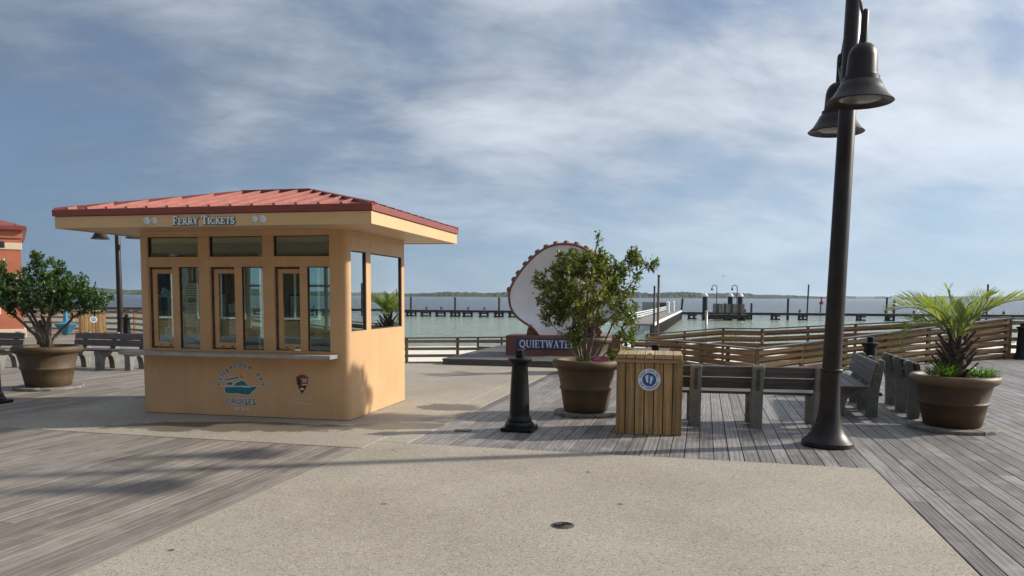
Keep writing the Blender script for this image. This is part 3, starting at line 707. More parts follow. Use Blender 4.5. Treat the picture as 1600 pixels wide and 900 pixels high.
mb.build('wall', m_wall, K)
for a, b in bw:
    mb = MB(); mb.box(a, b, KD - .06, KD - .054, 1.1, 2.25); mb.build('pane', m_glass, K)
    mb = MB(); c = (a + b) / 2
    for q in ((a, b, 1.1, 1.14), (a, b, 2.21, 2.25), (a, a + .04, 1.14, 2.21), (b - .04, b, 1.14, 2.21), (c - .02, c + .02, 1.14, 2.21), (a + .04, b - .04, 1.84, 1.88)): mb.box(q[0], q[1], KD - .13, KD - .07, q[2], q[3])
    mb.build('window_frame', m_white, K)
mb = MB(); mb.box(-KW + .1, -.1, KD - .112, KD - .1, .0, 1.1)
for a, b in zip(e[::2], e[1::2]): mb.box(max(a, -KW + .1), min(b, -.1), KD - .112, KD - .1, 1.1, 2.25)
mb.box(-KW + .1, -.1, KD - .112, KD - .1, 2.25, 2.56); mb.build('lining', m_inwall, K)
mb = MB(); mb.box(-KW + .1, -.1, .1, KD - .115, .0, .04); mb.build('floor', m_slab, K)
mb = MB(); mb.box(-KW + .05, -.05, .05, KD - .05, 2.602, 2.63); mb.build('ceiling', m_inwall, K)
# counter shelf
mb = MB(); mb.box(-3.36, -.15, -.27, -.002, .855, .905, .006); mb.build('counter', m_counter, K)
mb = MB(); mb.box(-.152, -.146, -.27, -.01, .857, .903); mb.box(-3.364, -.146, -.276, -.270, .86, .90); mb.build('counter_edge', m_steel, K)
# roof
EX0, EX1, EY0, EY1 = -3.80, .69, -.84, 2.80; ZS = 2.57
mb = MB(); mb.box(EX0 + .03, EX1 - .03, EY0 + .03, EY1 - .03, ZS + .012, ZS + .03); mb.build('soffit', m_soffit, K)
rf = None
mb = MB(); o2 = [(EX0, EY0), (EX1, EY0), (EX1, EY1), (EX0, EY1)]; i2 = [(EX0 + .03, EY0 + .03), (EX1 - .03, EY0 + .03), (EX1 - .03, EY1 - .03), (EX0 + .03, EY1 - .03)]
ring(mb, o2, i2, ZS, ZS + .155); mb.build('fascia', m_fascia, K, bevel=.004)
g_ = .022; o3 = [(EX0 - g_, EY0 - g_), (EX1 + g_, EY0 - g_), (EX1 + g_, EY1 + g_), (EX0 - g_, EY1 + g_)]
mb = MB(); ring(mb, o3, i2, ZS + .160, ZS + .246); mb.build('gutter', m_gutter, K, bevel=.006)
ZE, ZR, RX0, RX1, RY = ZS + .235, 3.235, -2.12, -1.0, .98
c4 = [(EX0, EY0, ZE), (EX1, EY0, ZE), (EX1, EY1, ZE), (EX0, EY1, ZE), (RX0, RY, ZR), (RX1, RY, ZR)]
mb = MB(); mb.add(c4, [(0, 1, 5, 4), (1, 2, 5), (2, 3, 4, 5), (3, 0, 4), (3, 2, 1, 0)]); rf = mb.build('roof', m_roof, K)
def seam(p, q, wd=.018, h=.036, mat=m_roof, name='seam'):
    p, q = Vector(p), Vector(q); Lh = (q - p).length
    if Lh < .12: return
    mb = MB(); mb.box(0, Lh, -wd, wd, -.01, h, .004)
    d = (q - p).normalized(); o = mb.build(name, mat, rf, p); o.rotation_euler = (0, -math.asin(d.z), math.atan2(d.y, d.x))
for face in ('front', 'back'):
    y0, sgn = (EY0, 1) if face == 'front' else (EY1, -1)
    x = EX0 + .20
    while x < EX1 - .1:
        s_ = min(1.0, (x - EX0) / (RX0 - EX0), (EX1 - x) / (EX1 - RX1)) - .03
        seam((x, y0, ZE), (x, y0 + (RY - y0) * s_, ZE + (ZR - ZE) * s_)); x += .30
for x0, xr in ((EX0, RX0), (EX1, RX1)):
    y = EY0 + .2
    while y < EY1 - .1:
        s_ = min(1.0, (y - EY0) / (RY - EY0), (EY1 - y) / (EY1 - RY)) - .03
        seam((x0, y, ZE), (x0 + (xr - x0) * s_, y, ZE + (ZR - ZE) * s_)); y += .30
for a in (0, 3): seam(c4[a], c4[4], .05, .035, m_gutter, 'hip_cap')
for a in (1, 2): seam(c4[a], c4[5], .05, .035, m_gutter, 'hip_cap')
seam((RX0, RY, ZR), (RX1, RY, ZR), .07, .035, m_gutter, 'ridge_cap')
# fascia lettering and discs
hh = .105; wdt = serif_width('FERRY TICKETS', hh, .78); yf = EY0; kx = .882 / wdt
wf = serif_width('FERRY ', hh, .78)
for word, wx in (('FERRY', 0), ('TICKETS', wf)):
    mb = MB(); serif(mb, word, hh, wx, ZS + .022, yf - .004, grow=.010, small=.78); mb.v = [(-2.013 + a * kx, b, c) for a, b, c in mb.v]; mb.build('lettering_outline', m_tealline, K)
    mb = MB(); serif(mb, word, hh, wx, ZS + .026, yf - .008, grow=.002, small=.78); mb.v = [(-2.021 + a * kx, b, c) for a, b, c in mb.v]; mb.build('lettering', m_white, K)
for cx, r_ in ((-2.405, .056), (-2.292, .047), (-.868, .047), (-.757, .056)):
    mb = MB(); mb.lathe([(0, .012), (r_ * .6, .011), (r_, .004), (r_, 0)], 20); mb.build('sand_dollar', m_disc, K, (cx, yf - .002, ZS + .078), (R(90), 0, 0), smooth=True)
# boat emblem on the front panel
lx, lz, yl = -1.635, .415, 0
boat = [[(-.245, -.005), (-.235, -.075), (-.21, -.095), (-.05, -.085), (.06, -.10), (.135, -.10), (.18, -.06), (.265, .012), (.20, .018), (.14, -.002), (.0, .005)],
        [(-.10, .018), (-.065, .06), (.03, .095), (.055, .09), (.13, .022), (.07, .026)],
        [(-.215, .03), (-.20, .062), (-.115, .068), (-.13, .030)],
        [(-.25, .085), (-.24, .105), (-.02, .152), (-.01, .132)]]
mb = MB(); [poly(mb, [(lx + a, lz + b) for a, b in grown(p, .012)], yl - .0022 - .0003 * i) for i, p in enumerate(boat)]; mb.build('boat_outline', m_ltgrey, K)
mb = MB(); [poly(mb, [(lx + a, lz + b) for a, b in p], yl - .0045 - .0003 * i) for i, p in enumerate(boat)]; mb.build('boat_emblem', m_teal, K)
mb = MB(); poly(mb, [(lx + a, lz + b) for a, b in ((-.005, .168), (.02, .130), (.036, .133), (.008, .175))], -.005); mb.build('boat_mast', m_navy, K)
for nm, off, mt, yy in (('lettering_outline', .011, m_ltgrey, -.0024), ('lettering', .001, m_navy, -.005)):
    for word, a0, a1 in (('PENSACOLA', 168, 65.33), ('BAY', 39.67, 14)):
        mb = MB(); arc_text(mb, word, .088, lx + .012, lz - .035, .345, a0, a1, yy, off); mb.build(nm, mt, K)
    mb = MB(); put_text(mb, 'CRUISES', .108, lx, lz - .205, yy, 0, off, 1.22); mb.build(nm, mt, K)
mb = MB(); put_text(mb, 'EST 2018', .058, lx + .012, lz - .305, -.003, 0, .003, 1.0); mb.build('lettering', m_ltgrey, K)
# arrowhead emblem
ax, az = -.69, .495
arrow = [(-.0, .125), (.045, .118), (.055, .098), (.088, .10), (.092, .06), (.078, .0), (.05, -.06), (.0, -.135), (-.012, -.135), (-.055, -.06), (-.082, .0), (-.092, .06), (-.088, .10), (-.055, .098), (-.045, .118)]
mb = MB(); poly(mb, [(ax + a, az + b) for a, b in arrow], -.003); mb.build('arrowhead_emblem', m_logobrown, K)
mb = MB(); poly(mb, [(ax + a, az + b) for a, b in ((-.068, -.03), (-.05, -.04), (.0, -.045), (.062, -.03), (.045, -.062), (.0, -.13), (-.01, -.13), (-.052, -.062))], -.0042)
poly(mb, [(ax + a, az + b) for a, b in ((-.075, -.02), (-.06, .06), (-.045, .095), (-.032, .06), (-.018, -.02))], -.0046); mb.build('emblem_tree', m_logoblack, K)
mb = MB()
for i, (a, wd) in enumerate(((.052, .082), (.034, .06), (.016, .082))): put_text(mb, ('NATIONAL', 'PARK', 'SERVICE')[i], .021, ax + .032, az + a + .01, -.0044, 0, .0006)
poly(mb, [(ax + a, az + b) for a, b in ((-.01, -.022), (.012, .0), (.03, -.012), (.048, .0), (.07, -.022), (.03, -.016))], -.0050)
poly(mb, [(ax + a, az + b) for a, b in ((-.028, -.085), (-.03, -.07), (-.015, -.06), (.01, -.062), (.024, -.072), (.02, -.09), (.0, -.082))], -.0054); mb.build('emblem_marks', m_white, K)
mb = MB(); mb.box(ax - .14, ax + .14, -.003, -.001, az - .172, az - .168); mb.build('rule_line', m_tanline, K); mb = MB(); put_text(mb, 'Authorized', .062, ax, az - .212, -.003); mb.build('lettering', m_tanline, K); mb = MB(); put_text(mb, 'Concessioner', .062, ax, az - .268, -.003); mb.build('lettering', m_tanline, K)
# things inside the kiosk
ki = Matrix.Translation(K.location) @ Matrix.Rotation(R(-12.3), 4, 'Z')
def kin(x, y, z): return tuple(ki @ Vector((x, y, z)))
dk = empty('desk', kin(-1.6, .5, .04), R(-12.3)); mb = MB(); mb.box(-1.45, 1.45, -.30, .25, .78, .82, .004); mb.build('desktop', m_inwall, dk)
for x in (-1.4, 0, 1.4): mb = MB(); mb.box(x - .03, x + .03, -.26, .2, 0, .78); mb.build('leg', m_grey, dk)
tag(dk, 'pale service desk inside the kiosk behind the sliding windows', 'desk')
def office_chair(x, y, rz, lab):
    c = empty('office_chair', kin(x, y, .04), rz); tag(c, lab, 'chair', 'chairs inside the kiosk')
    mb = MB(); mb.lathe([(0, .46), (.2, .46), (.24, .49), (.24, .52), (.2, .55), (0, .55)], 18); mb.build('seat', m_dark, c, smooth=True)
    mb = MB(); mb.prism([(-.22, .62), (.22, .62), (.25, .85), (.2, 1.12), (0, 1.18), (-.2, 1.12), (-.25, .85)], 1, .2, .27); mb.build('backrest', m_dark, c, bevel=.02)
    mb = MB(); mb.tube([(0, 0.1, .5), (0, .25, .55), (0, .25, .75)], .025, 8); mb.tube([(0, 0, .07), (0, 0, .47)], .03, 10); mb.build('column', m_grey, c)
    for k in range(5):
        a = 2 * math.pi * k / 5; mb = MB(); mb.tube([(0, 0, .09), (.27 * math.cos(a), .27 * math.sin(a), .03)], .02, 6); mb.build('foot', m_dark, c)
office_chair(-1.92, .95, R(160), 'black office chair behind the middle sliding window of the kiosk')
office_chair(-.55, .85, R(190), 'black office chair behind the right-hand fixed window of the kiosk')
for x, lab in ((-1.42, 'dark computer monitor behind the middle fixed window of the kiosk'),):
    c = empty('monitor', kin(x, .5, .86), R(-12.3 + 150)); tag(c, lab, 'monitor')
    mb = MB(); mb.box(-.24, .24, -.02, .02, .1, .40, .006); mb.build('screen', m_grey, c); mb = MB(); mb.box(-.03, .03, .0, .04, 0, .2); mb.box(-.1, .1, -.07, .1, -.0, .012); mb.build('stand', m_dark, c)
c = empty('printer', kin(-1.18, .47, .86), R(-12.3)); tag(c, 'white desk printer low behind the middle fixed window', 'printer'); mb = MB(); mb.box(-.16, .16, -.15, .15, 0, .14, .02); mb.build('case', m_white, c); mb = MB(); mb.box(-.12, .12, -.2, -.15, .03, .05); mb.build('tray', m_grey, c)
c = empty('picture_frame', kin(-1.98, KD - .15, 1.5), R(-12.3)); tag(c, 'small dark framed notice on the rear wall inside the kiosk', 'frame'); mb = MB(); mb.box(-.02, .2, .0, .03, -.22, .22); mb.build('frame', m_boot, c); mb = MB(); mb.box(.01, .17, -.004, .0, -.19, .19); mb.build('sheet', m_paper, c)
c = empty('wall_shelf', kin(-2.1, KD - .12, 1.0), R(-12.3)); tag(c, 'narrow shelf with a box under the rear windows of the kiosk', 'shelf'); mb = MB(); mb.box(-.8, 1.0, -.26, 0, 0, .03, .004); mb.build('board', m_white, c); mb = MB(); mb.box(.2, .5, -.22, -.04, .03, .2, .006); mb.build('box', m_grey, c)
def notice(x, z, wd, h, y, rot, lab, lines=8):
    c = empty('paper_notice', kin(x, y, z), 0); c.rotation_euler = (0, 0, R(-12.3)); tag(c, lab, 'notice')
    mb = MB(); mb.box(-wd / 2, wd / 2, 0, .002, -h / 2, h / 2); s_ = mb.build('sheet', m_paper, c, rot=(0, rot, 0))
    mb = MB()
    for i in range(lines):
        zz = h / 2 - h * (i + .9) / (lines + .8); k = random.uniform(.55, .85) * wd / 2; mb.box(-k, k, -.001, -.0004, zz - h / lines * .14, zz + h / lines * .14)
    mb.build('printed_lines', m_ink, s_)
notice(-2.405, 1.76, .235, .20, .052, 0, 'upper printed sheet on the left-hand fixed window of the kiosk', 5)
notice(-2.405, 1.42, .21, .34, .052, 0, 'long lower printed sheet on the left-hand fixed window of the kiosk', 11)
notice(-2.39, 1.13, .22, .07, .055, R(24), 'tilted paper strip low in the left-hand fixed window', 2)
notice(-2.82, 1.72, .20, .09, .09, R(28), 'tilted paper strip high in the left-hand sliding window', 2)
notice(-2.82, 1.16, .11, .16, .09, 0, 'small sheet low in the left-hand sliding window', 4)
notice(-1.79, 1.52, .10, .12, .085, R(-8), 'small upper sheet in the middle sliding window', 3)
notice(-1.78, 1.27, .11, .24, .085, 0, 'long lower sheet in the middle sliding window', 7)

# ------------------------------------------------------------------ street lamps
def lamp(label, loc, rz, rot=None, h=5.6):
    root = empty('street_lamp', loc); root.rotation_euler = rot or (0, 0, rz); tag(root, label, 'street lamp', 'brown boardwalk lamps')
    pr_ = [(.272, 0), (.285, .012), (.285, .055), (.27, .07), (.235, .10), (.19, .16), (.15, .25), (.125, .36), (.112, .48), (.108, .60)]
    mb = MB(); mb.lathe(pr_, 40); mb.build('base', m_brown, root, smooth=True, angle=40)
    mb = MB(); mb.lathe([(.107, .56), (.104, 1.0), (.084, h), (.07, h + .02), (0, h + .05)], 28); mb.build('pole', m_brown, root, smooth=True, angle=40)
    mb = MB(); mb.lathe([(.107, .86), (.125, .865), (.128, .88), (.125, .895), (.107, .90)], 28); mb.build('collar', m_brown, root, smooth=True)
    for s_ in (-1, 1):
        a = empty('lamp_head', (0, s_ * .74, 0)); a.parent = root
        bell = [(.0, 4.30), (.04, 4.30), (.075, 4.285), (.105, 4.26), (.13, 4.215), (.142, 4.16), (.15, 4.0), (.155, 3.965), (.175, 3.96), (.178, 3.915), (.195, 3.905), (.225, 3.84), (.27, 3.765), (.318, 3.722), (.325, 3.712), (.315, 3.705), (.27, 3.72), (.21, 3.735)]
        mb = MB(); mb.lathe(bell, 36); mb.build('bell_shade', m_brown, a, smooth=True, angle=50)
        mb = MB(); mb.lathe([(0, 3.722), (.15, 3.724), (.21, 3.737)], 28); mb.build('lens', m_lens, a, smooth=True)
        mb = MB(); mb.tube([(0, 0, 4.27), (0, 0, 4.60), (0, 0, 4.625), (0, 0, 4.64)], [.036, .036, .027, .008], 14); mb.build('stem', m_brown, a, smooth=True, angle=60)
        mb = MB(); mb.tube([(0, -s_ * .70, 4.02), (0, -s_ * .50, 4.08), (0, -s_ * .25, 4.24), (0, -s_ * .02, 4.46)], .026, 10); mb.build('arm', m_brown, a, smooth=True)
        mb = MB(); mb.tube([(0, -s_ * .70, h - .45), (0, -s_ * .3, 4.50 + (h - 4.95) * .45), (0, -s_ * .02, 4.5)], .017, 8); mb.build('brace', m_brown, a, smooth=True)
    mb = MB(); mb.lathe([(.088, 3.98), (.102, 3.985), (.102, 4.06), (.088, 4.065)], 28); mb.lathe([(.083, h - .49), (.098, h - .485), (.098, h - .42), (.083, h - .415)], 28); mb.build('clamp', m_brown, root, smooth=True, angle=40)
    return root
lamp('tall brown lamp post with two bell shades beside the near bench', (3.66, 8.80, 0), 0, (0, R(1.2), -DA))
lamp('distant brown lamp post with bell shades just left of the kiosk', (-14.28, 28, 0), R(90) - DA, h=5.0)

# ------------------------------------------------------------------ bollards
def bollard(loc, label, rz=0):
    root = empty('bollard', loc, rz); tag(root, label, 'bollard', 'black iron bollards')
    mb = MB(); mb.box(-.2, .2, -.2, .2, 0, .05, .008); mb.build('base_plate', m_black, root)
    mb = MB(); mb.lathe([(.185, .05), (.19, .07), (.18, .10), (.155, .115), (.16, .135), (.15, .16), (.132, .18), (.128, .20)], 32); mb.build('plinth', m_black, root, smooth=True, angle=50)
    mb = MB(); mb.lathe([(.128, .19), (.122, .45), (.102, .82), (.108, .835), (.12, .86), (.148, .89), (.152, .905), (.148, .92), (.11, .93), (.0, .935)], 32); mb.build('shaft', m_black, root, smooth=True, angle=40)
    mb = MB(); mb.box(-.05, .05, -.05, .05, .93, 1.03, .012); mb.build('knob', m_black, root)
    return root
bollard((.10, 9.72, 0), 'black iron bollard in front of the kiosk, left of the shrub pot', -DA)
bollard((2.05, 10.95, 0), 'black bollard of which only the top shows above the slatted bin', -DA)
bollard((6.35, 13.6, 0), 'black bollard behind the back-to-back benches', -DA)
bollard((14.55, 21.9, 0), 'black bollard at the right edge beside the fence end post', -DA)
bollard((-8.08, 11.85, 0), 'black bollard cut off by the left edge of the picture', -DA)
bollard((-12.2, 19.9, 0), 'black bollard behind the left shrub pot', -DA)
bollard((-13.2, 26.3, 0), 'small distant black bollard beside the far lamp post', -DA)

# ------------------------------------------------------------------ slatted bins with round stickers
def sticker(parent, x, y, z, r_, full):
    e_ = empty('sticker', (x, y, z)); e_.parent = parent
    def disc(r0, yy, mt, nm): mb = MB(); mb.add([(r0 * math.cos(2 * math.pi * i / 48), yy, r0 * math.sin(2 * math.pi * i / 48)) for i in range(48)], [tuple(range(48))]); mb.build(nm, mt, e_)
    disc(r_, -.001, m_navy, 'border'); disc(r_ * .97, -.002, m_stkwhite, 'ring'); disc(r_ * .60, -.003, m_stkblue, 'blue_centre')
    mb = MB()
    for sx, tz, rt in ((-.19, .04, R(8)), (.17, -.06, R(-12))):
        for (cx, cz, rx, rz) in ((0, .13, .135, .17), (-.02 * (1 if sx < 0 else -1), -.06, .085, .16), (0, -.2, .09, .12)):
            pts = [(cx + rx * math.cos(a), cz + rz * math.sin(a)) for a in np.linspace(0, 2 * math.pi, 15)[:-1]]
            poly(mb, [((sx + a * math.cos(rt) - b * math.sin(rt)) * r_ * .95, (tz + a * math.sin(rt) + b * math.cos(rt)) * r_ * .95) for a, b in pts], -.004 - .0002 * len(mb.f))
        for k in range(5):
            a = R(150 - 28 * k) if sx < 0 else R(30 + 28 * k); cx, cz = .16 * math.cos(a), .17 + .19 * math.sin(a); q = (.055, .04, .036, .032, .028)[4 - k]
            pts = [(cx + q * math.cos(t), cz + q * math.sin(t)) for t in np.linspace(0, 2 * math.pi, 9)[:-1]]
            poly(mb, [((sx + a_ * math.cos(rt) - b * math.sin(rt)) * r_ * .95, (tz + a_ * math.sin(rt) + b * math.cos(rt)) * r_ * .95) for a_, b in pts], -.004 - .0002 * len(mb.f))
    mb.build('footprints', m_stkwhite, e_)
    if full:
        mb = MB(); arc_text(mb, 'PLEASE LEAVE ONLY', r_ * .26, 0, 0, r_ * .78, 165, 15, -.004, .0006); arc_text(mb, 'YOUR FOOTPRINTS', r_ * .26, 0, 0, r_ * .78, 198, 342, -.004, .0006, inward=True); mb.build('lettering', m_stkblue, e_)
def bin_(loc, rz, label, full=True, wd=.80, dp=.70, h=.935):
    root = empty('slatted_bin', loc, rz); tag(root, label, 'bin', 'slatted pine litter bins')
    mb = MB(); mb.box(.03, wd - .03, .03, dp - .03, .02, h - .03); mb.build('liner', m_dark, root)
    n = 7; pit = wd / n
    for k in range(n):
        for (nm, yy) in (('front', 0), ('back', dp - .02)):
            mb = MB(); mb.box(.005 if k else 0, pit - (.007 if k < n - 1 else 0), 0, .02, 0, h - random.uniform(0, .004), .002)
            for q in range(3): pass
            s_ = mb.build('slat', m_lumberV, root, (k * pit, yy, .004))
            if nm == 'front':
                mb = MB()
                for zz in (.05, h - .06, h - .10):
                    for xx in (.03, .075): mb.add([(xx + .004 * math.cos(a), -.0012, zz + random.uniform(.004, .02) * math.sin(a)) for a in np.linspace(0, 2 * math.pi, 9)[:-1]], [tuple(range(8))])
                mb.build('nail_stain', m_boot, s_)
    m_ = 6; pit2 = (dp - .044) / m_
    for k in range(m_):
        for xx in (0, wd - .02):
            mb = MB(); mb.box(0, .02, .002, pit2 - .010, 0, h, .002); mb.build('slat', m_lumberV, root, (xx, .022 + k * pit2, .004))
    for yy in (-.022,):
        mb = MB(); mb.box(-.012, wd + .012, yy, 0, h - .035, h + .004, .003); mb.build('top_rail', m_lumber, root)
    for k in range(n):
        mb = MB(); mb.box(.003, pit - .005, -.012, dp + .012, 0, .055, .004); mb.build('lid_board', m_lumberY, root, (k * pit, 0, h + .008 + random.uniform(0, .004)))
    mb = MB(); mb.box(wd * .46, wd * .54, .0, .05, h + .064, h + .075, .003); mb.build('hasp', m_iron, root)
    sticker(root, wd * .5, -.004, h - .245 if full else h - .3, .142, full)
    return root
bin_((1.30, 9.49, 0), R(-11), 'near pine slatted bin with blue footprint sticker beside the bench')
bin_((-18.3, 32.6, 0), R(35), 'distant pine slatted bin behind the left shrub, round sticker on its lit side', False, .95, .95, .93)

# ------------------------------------------------------------------ benches
def make_bench():
    root = empty('bench'); XS = (-.79, 0, .79)
    leg = [(-.02, 0), (.115, 0), (.135, .16), (.165, .25), (.215, .30), (.275, .315), (.335, .30), (.385, .25), (.415, .16), (.43, 0), (.555, 0), (.56, .30), (.585, .385), (.58, .415), (.16, .415), (.11, .44), (.075, .49), (.045, .60), (.005, .80), (-.025, .825), (-.07, .825), (-.095, .795), (-.09, .74), (-.05, .50), (-.03, .36)]
    for x in XS:
        mb = MB(); mb.prism(leg, 0, -.075, .075); s_ = mb.build('support', m_benchsup, root, (x, 0, 0), bevel=.008, fixn=True)
        mb = MB(); t = math.atan2(.05, .30)
        for k in range(4): mb.lathe([(0, .0), (.007, .0), (.007, .006), (0, .006)], 8, (0, 0, 0)) if k == 0 else None
        # dark bolt slot on the rear of the post
        mb = MB(); mb.add([(-.022, -.0995, .775), (.022, -.0995, .775), (.022, -.052, .49), (-.022, -.052, .49)], [(0, 1, 2, 3)])
        mb.v = [(a, b - .006, c) for a, b, c in mb.v]; mb.build('bolt_slot', m_barkd if False else m_iron, s_)
    ang = math.atan2(.05, .22)
    for z0, y0 in ((.655, .038), (.50, .075)):
        mb = MB(); mb.box(-1.05, 1.05, 0, .04, 0, .145, .006); mb.build('back_board', m_bench, root, (0, y0 + .004, z0), (R(11.5), 0, 0))
    for k in range(3):
        mb = MB(); mb.box(-1.05, 1.05, 0, .138, 0, .038, .006); mb.build('seat_board', m_bench, root, (0, .15 + k * .148, .418))
    return root
b0 = make_bench(); BG = 'grey concrete and plank benches'
for i, (loc, rz, lab) in enumerate((((3.22, 10.02, 0), -9.6, 'near bench seen from behind between the slatted bin and lamp post'),
        ((5.47, 11.78, 0), 74.5, 'bench right of the lamp post, turned left, back to another bench'),
        ((5.90, 11.66, 0), -105.5, 'bench half hidden by the palm pot, back to another bench'),
        ((-9.24, 17.85, 0), 166, 'bench with dark boards between the left shrub pot and kiosk'),
        ((-12.25, 18.0, 0), 166, 'bench end cut off by the left edge, behind the left pot'))):
    o = b0 if i == 0 else copy_tree(b0); o.location = loc; o.rotation_euler = (0, 0, R(rz)); tag(o, lab, 'bench', BG)

# ------------------------------------------------------------------ pots
PROF = [(0, 0), (.30, 0), (.318, .02), (.345, .18), (.367, .325), (.385, .34), (.388, .358), (.378, .376), (.372, .385), (.413, .60), (.418, .625), (.44, .64), (.475, .665), (.492, .70), (.494, .735), (.48, .768), (.455, .782), (.43, .776), (.41, .75)]
def pot(loc, sr, sz, label, mat, rim=None, soil=m_soil):
    root = empty('planter_pot', loc); tag(root, label, 'plant pot', 'large round planters on the boardwalk')
    P_ = [(a * sr, b * sz) for a, b in PROF]
    mb = MB(); mb.lathe(P_[1:11], 48); mb.build('body', mat, root, smooth=True, angle=60)
    mb = MB(); mb.lathe(P_[10:] + [(.40 * sr, .66 * sz)], 48); mb.build('rim', rim or mat, root, smooth=True, angle=70)
    mb = MB(); n = 40
    pr_ = [(0, .735 * sz), (.12 * sr, .73 * sz), (.25 * sr, .722 * sz), (.36 * sr, .712 * sz), (.412 * sr, .705 * sz)]
    mb.lathe(pr_, n); mb.v = [(x, y, z + random.uniform(-.012, .012)) for x, y, z in mb.v]; mb.build('soil', soil, root, smooth=True)
    return root
def paver(loc, r_, label, n=8, rz=0.2):
    root = empty('paver_base', loc, rz); tag(root, label, 'paver', 'stone bases under the pots')
    for k in range(4):
        a0 = 2 * math.pi * k / 4; pts = [(.02 * math.cos(a0 + .8), .02 * math.sin(a0 + .8))] + [(r_ * math.cos(a0 + t) , r_ * math.sin(a0 + t)) for t in (.02, .39, .785, 1.18, 1.55)]
        mb = MB(); mb.prism(pts, 2, 0, .045 + random.uniform(-.004, .004)); mb.build('paver', m_slab, root, bevel=.006)
    return root
paver((1.08, 11.12, .002), .46, 'cracked grey paver base under the middle shrub pot'); pot((1.08, 11.12, .047), 1.0, .97, 'olive brown planter pot with ribbed band, left of the slatted bin', m_potA, soil=m_mulch)
paver((5.80, 10.02, .002), .54, 'grey paver base under the palm pot'); pot((5.80, 10.02, .047), 1.08, .86, 'wide russet planter pot with pale rim holding the palm', m_potB, m_rimB)
paver((-8.40, 13.85, .002), .56, 'grey paver base under the left shrub pot'); pot((-8.40, 13.85, .047), 1.16, .93, 'wide olive brown planter pot at the left below the dark shrub', m_potA)
paver((1.76, 17.3, .002), .46, 'paver base under the rear pot, in front of the shell sign'); pot((1.76, 17.3, .047), 1.0, .97, 'rear planter pot directly behind the middle shrub pot', m_potA)

# ------------------------------------------------------------------ plants
def leaf_quads(mb, p, d, up, ln, wd, rn):
    """a folded pointed leaf of four triangles"""
    d = d / (np.linalg.norm(d) + 1e-9); s_ = np.cross(d, up); s_ = s_ / (np.linalg.norm(s_) + 1e-9); n_ = np.cross(s_, d)
    a = p; b = p + d * ln * .45 + s_ * wd + n_ * wd * .35; c = p + d * ln - n_ * ln * .12; e = p + d * ln * .45 - s_ * wd + n_ * wd * .35; m_ = p + d * ln * .5
    o = len(mb.v); mb.v += [tuple(a), tuple(b), tuple(c), tuple(e), tuple(m_)]
    mb.f += [(o, o + 4, o + 1), (o + 1, o + 4, o + 2), (o, o + 3, o + 4), (o + 3, o + 2, o + 4)]; mb.r += [rn] * 4
def shrub(name, label, base, stems, sample, ncl, leafmat_, bark, ll=(.045, .07), per=(14, 22), seed=3, rs=.016, twig=.0045, dens=None, tone=lambda p: 0.0, spread=.55):
    g = np.random.default_rng(seed); root = empty(name, base); tb = MB(); nodes = []; rads = []
    for pts, r0 in stems:
        pts = np.array(pts, float); m_ = len(pts); t = np.linspace(0, 1, 9); q = np.stack([np.interp(t, np.linspace(0, 1, m_), pts[:, i]) for i in range(3)], 1)
        for it in range(2): q[1:-1] = (q[:-2] + 2 * q[1:-1] + q[2:]) / 4
        q[1:-1] += g.normal(0, .012, q[1:-1].shape); rr = np.linspace(r0, r0 * .38, 9); tb.tube([tuple(x) for x in q], list(rr), 7)
        for i in range(3, 9): nodes.append(q[i]); rads.append(rr[i])
    lb = MB(); C_ = sorted([sample(g) for _ in range(ncl)], key=lambda p: p[2] + .6 * math.hypot(p[0], p[1]))
    for c in C_:
        N = np.array(nodes); dlt = c - N; dist = np.linalg.norm(dlt, axis=1); pen = dist + .8 * np.maximum(0, N[:, 2] - c[2] + .02)
        k = int(np.argmin(pen)); p0 = N[k]; d = c - p0; L0 = np.linalg.norm(d)
        if L0 < .03: continue
        mid = p0 + d * .5 + np.array([0, 0, -.06 * L0]) + g.normal(0, .06 * L0, 3); r0 = min(rads[k] * .7, twig * (1 + 2.2 * L0))
        tt = np.linspace(0, 1, 5); q = [(1 - t) ** 2 * p0 + 2 * t * (1 - t) * mid + t * t * c for t in tt]
        tb.tube([tuple(x) for x in q], list(np.linspace(r0, .0018, 5)), 5, cap=False)
        nodes += [q[2], q[3], c]; rads += [r0 * .7, r0 * .5, r0 * .4]
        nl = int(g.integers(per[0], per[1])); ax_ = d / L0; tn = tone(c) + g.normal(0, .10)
        for i in range(nl):
            s_ = 1 - (g.random() ** 1.4) * min(1, .22 / L0 + .15); P0 = p0 + (c - p0) * s_ + (mid - (p0 + c) / 2) * (2 * s_ * (1 - s_)) * 2 + g.normal(0, .022, 3)
            a = g.random() * 6.283; pe = np.cross(ax_, g.normal(0, 1, 3)); pe /= np.linalg.norm(pe) + 1e-9
            dd = ax_ * (.45 + .3 * g.random()) + pe * (.55 + spread * g.random()) + np.array([0, 0, .18 * g.random()])
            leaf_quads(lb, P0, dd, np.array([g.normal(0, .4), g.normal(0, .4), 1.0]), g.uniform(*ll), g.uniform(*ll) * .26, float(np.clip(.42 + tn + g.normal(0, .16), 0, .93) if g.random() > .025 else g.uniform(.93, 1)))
    tb.build('trunk', bark, root, smooth=True); lb.build('crown', leafmat_, root); tag(root, label, 'shrub'); return root
def in_ell(g, c, r_, shell=0.0):
    while True:
        p = g.uniform(-1, 1, 3); l = np.linalg.norm(p)
        if shell <= l <= 1: return np.array(c) + p * np.array(r_)
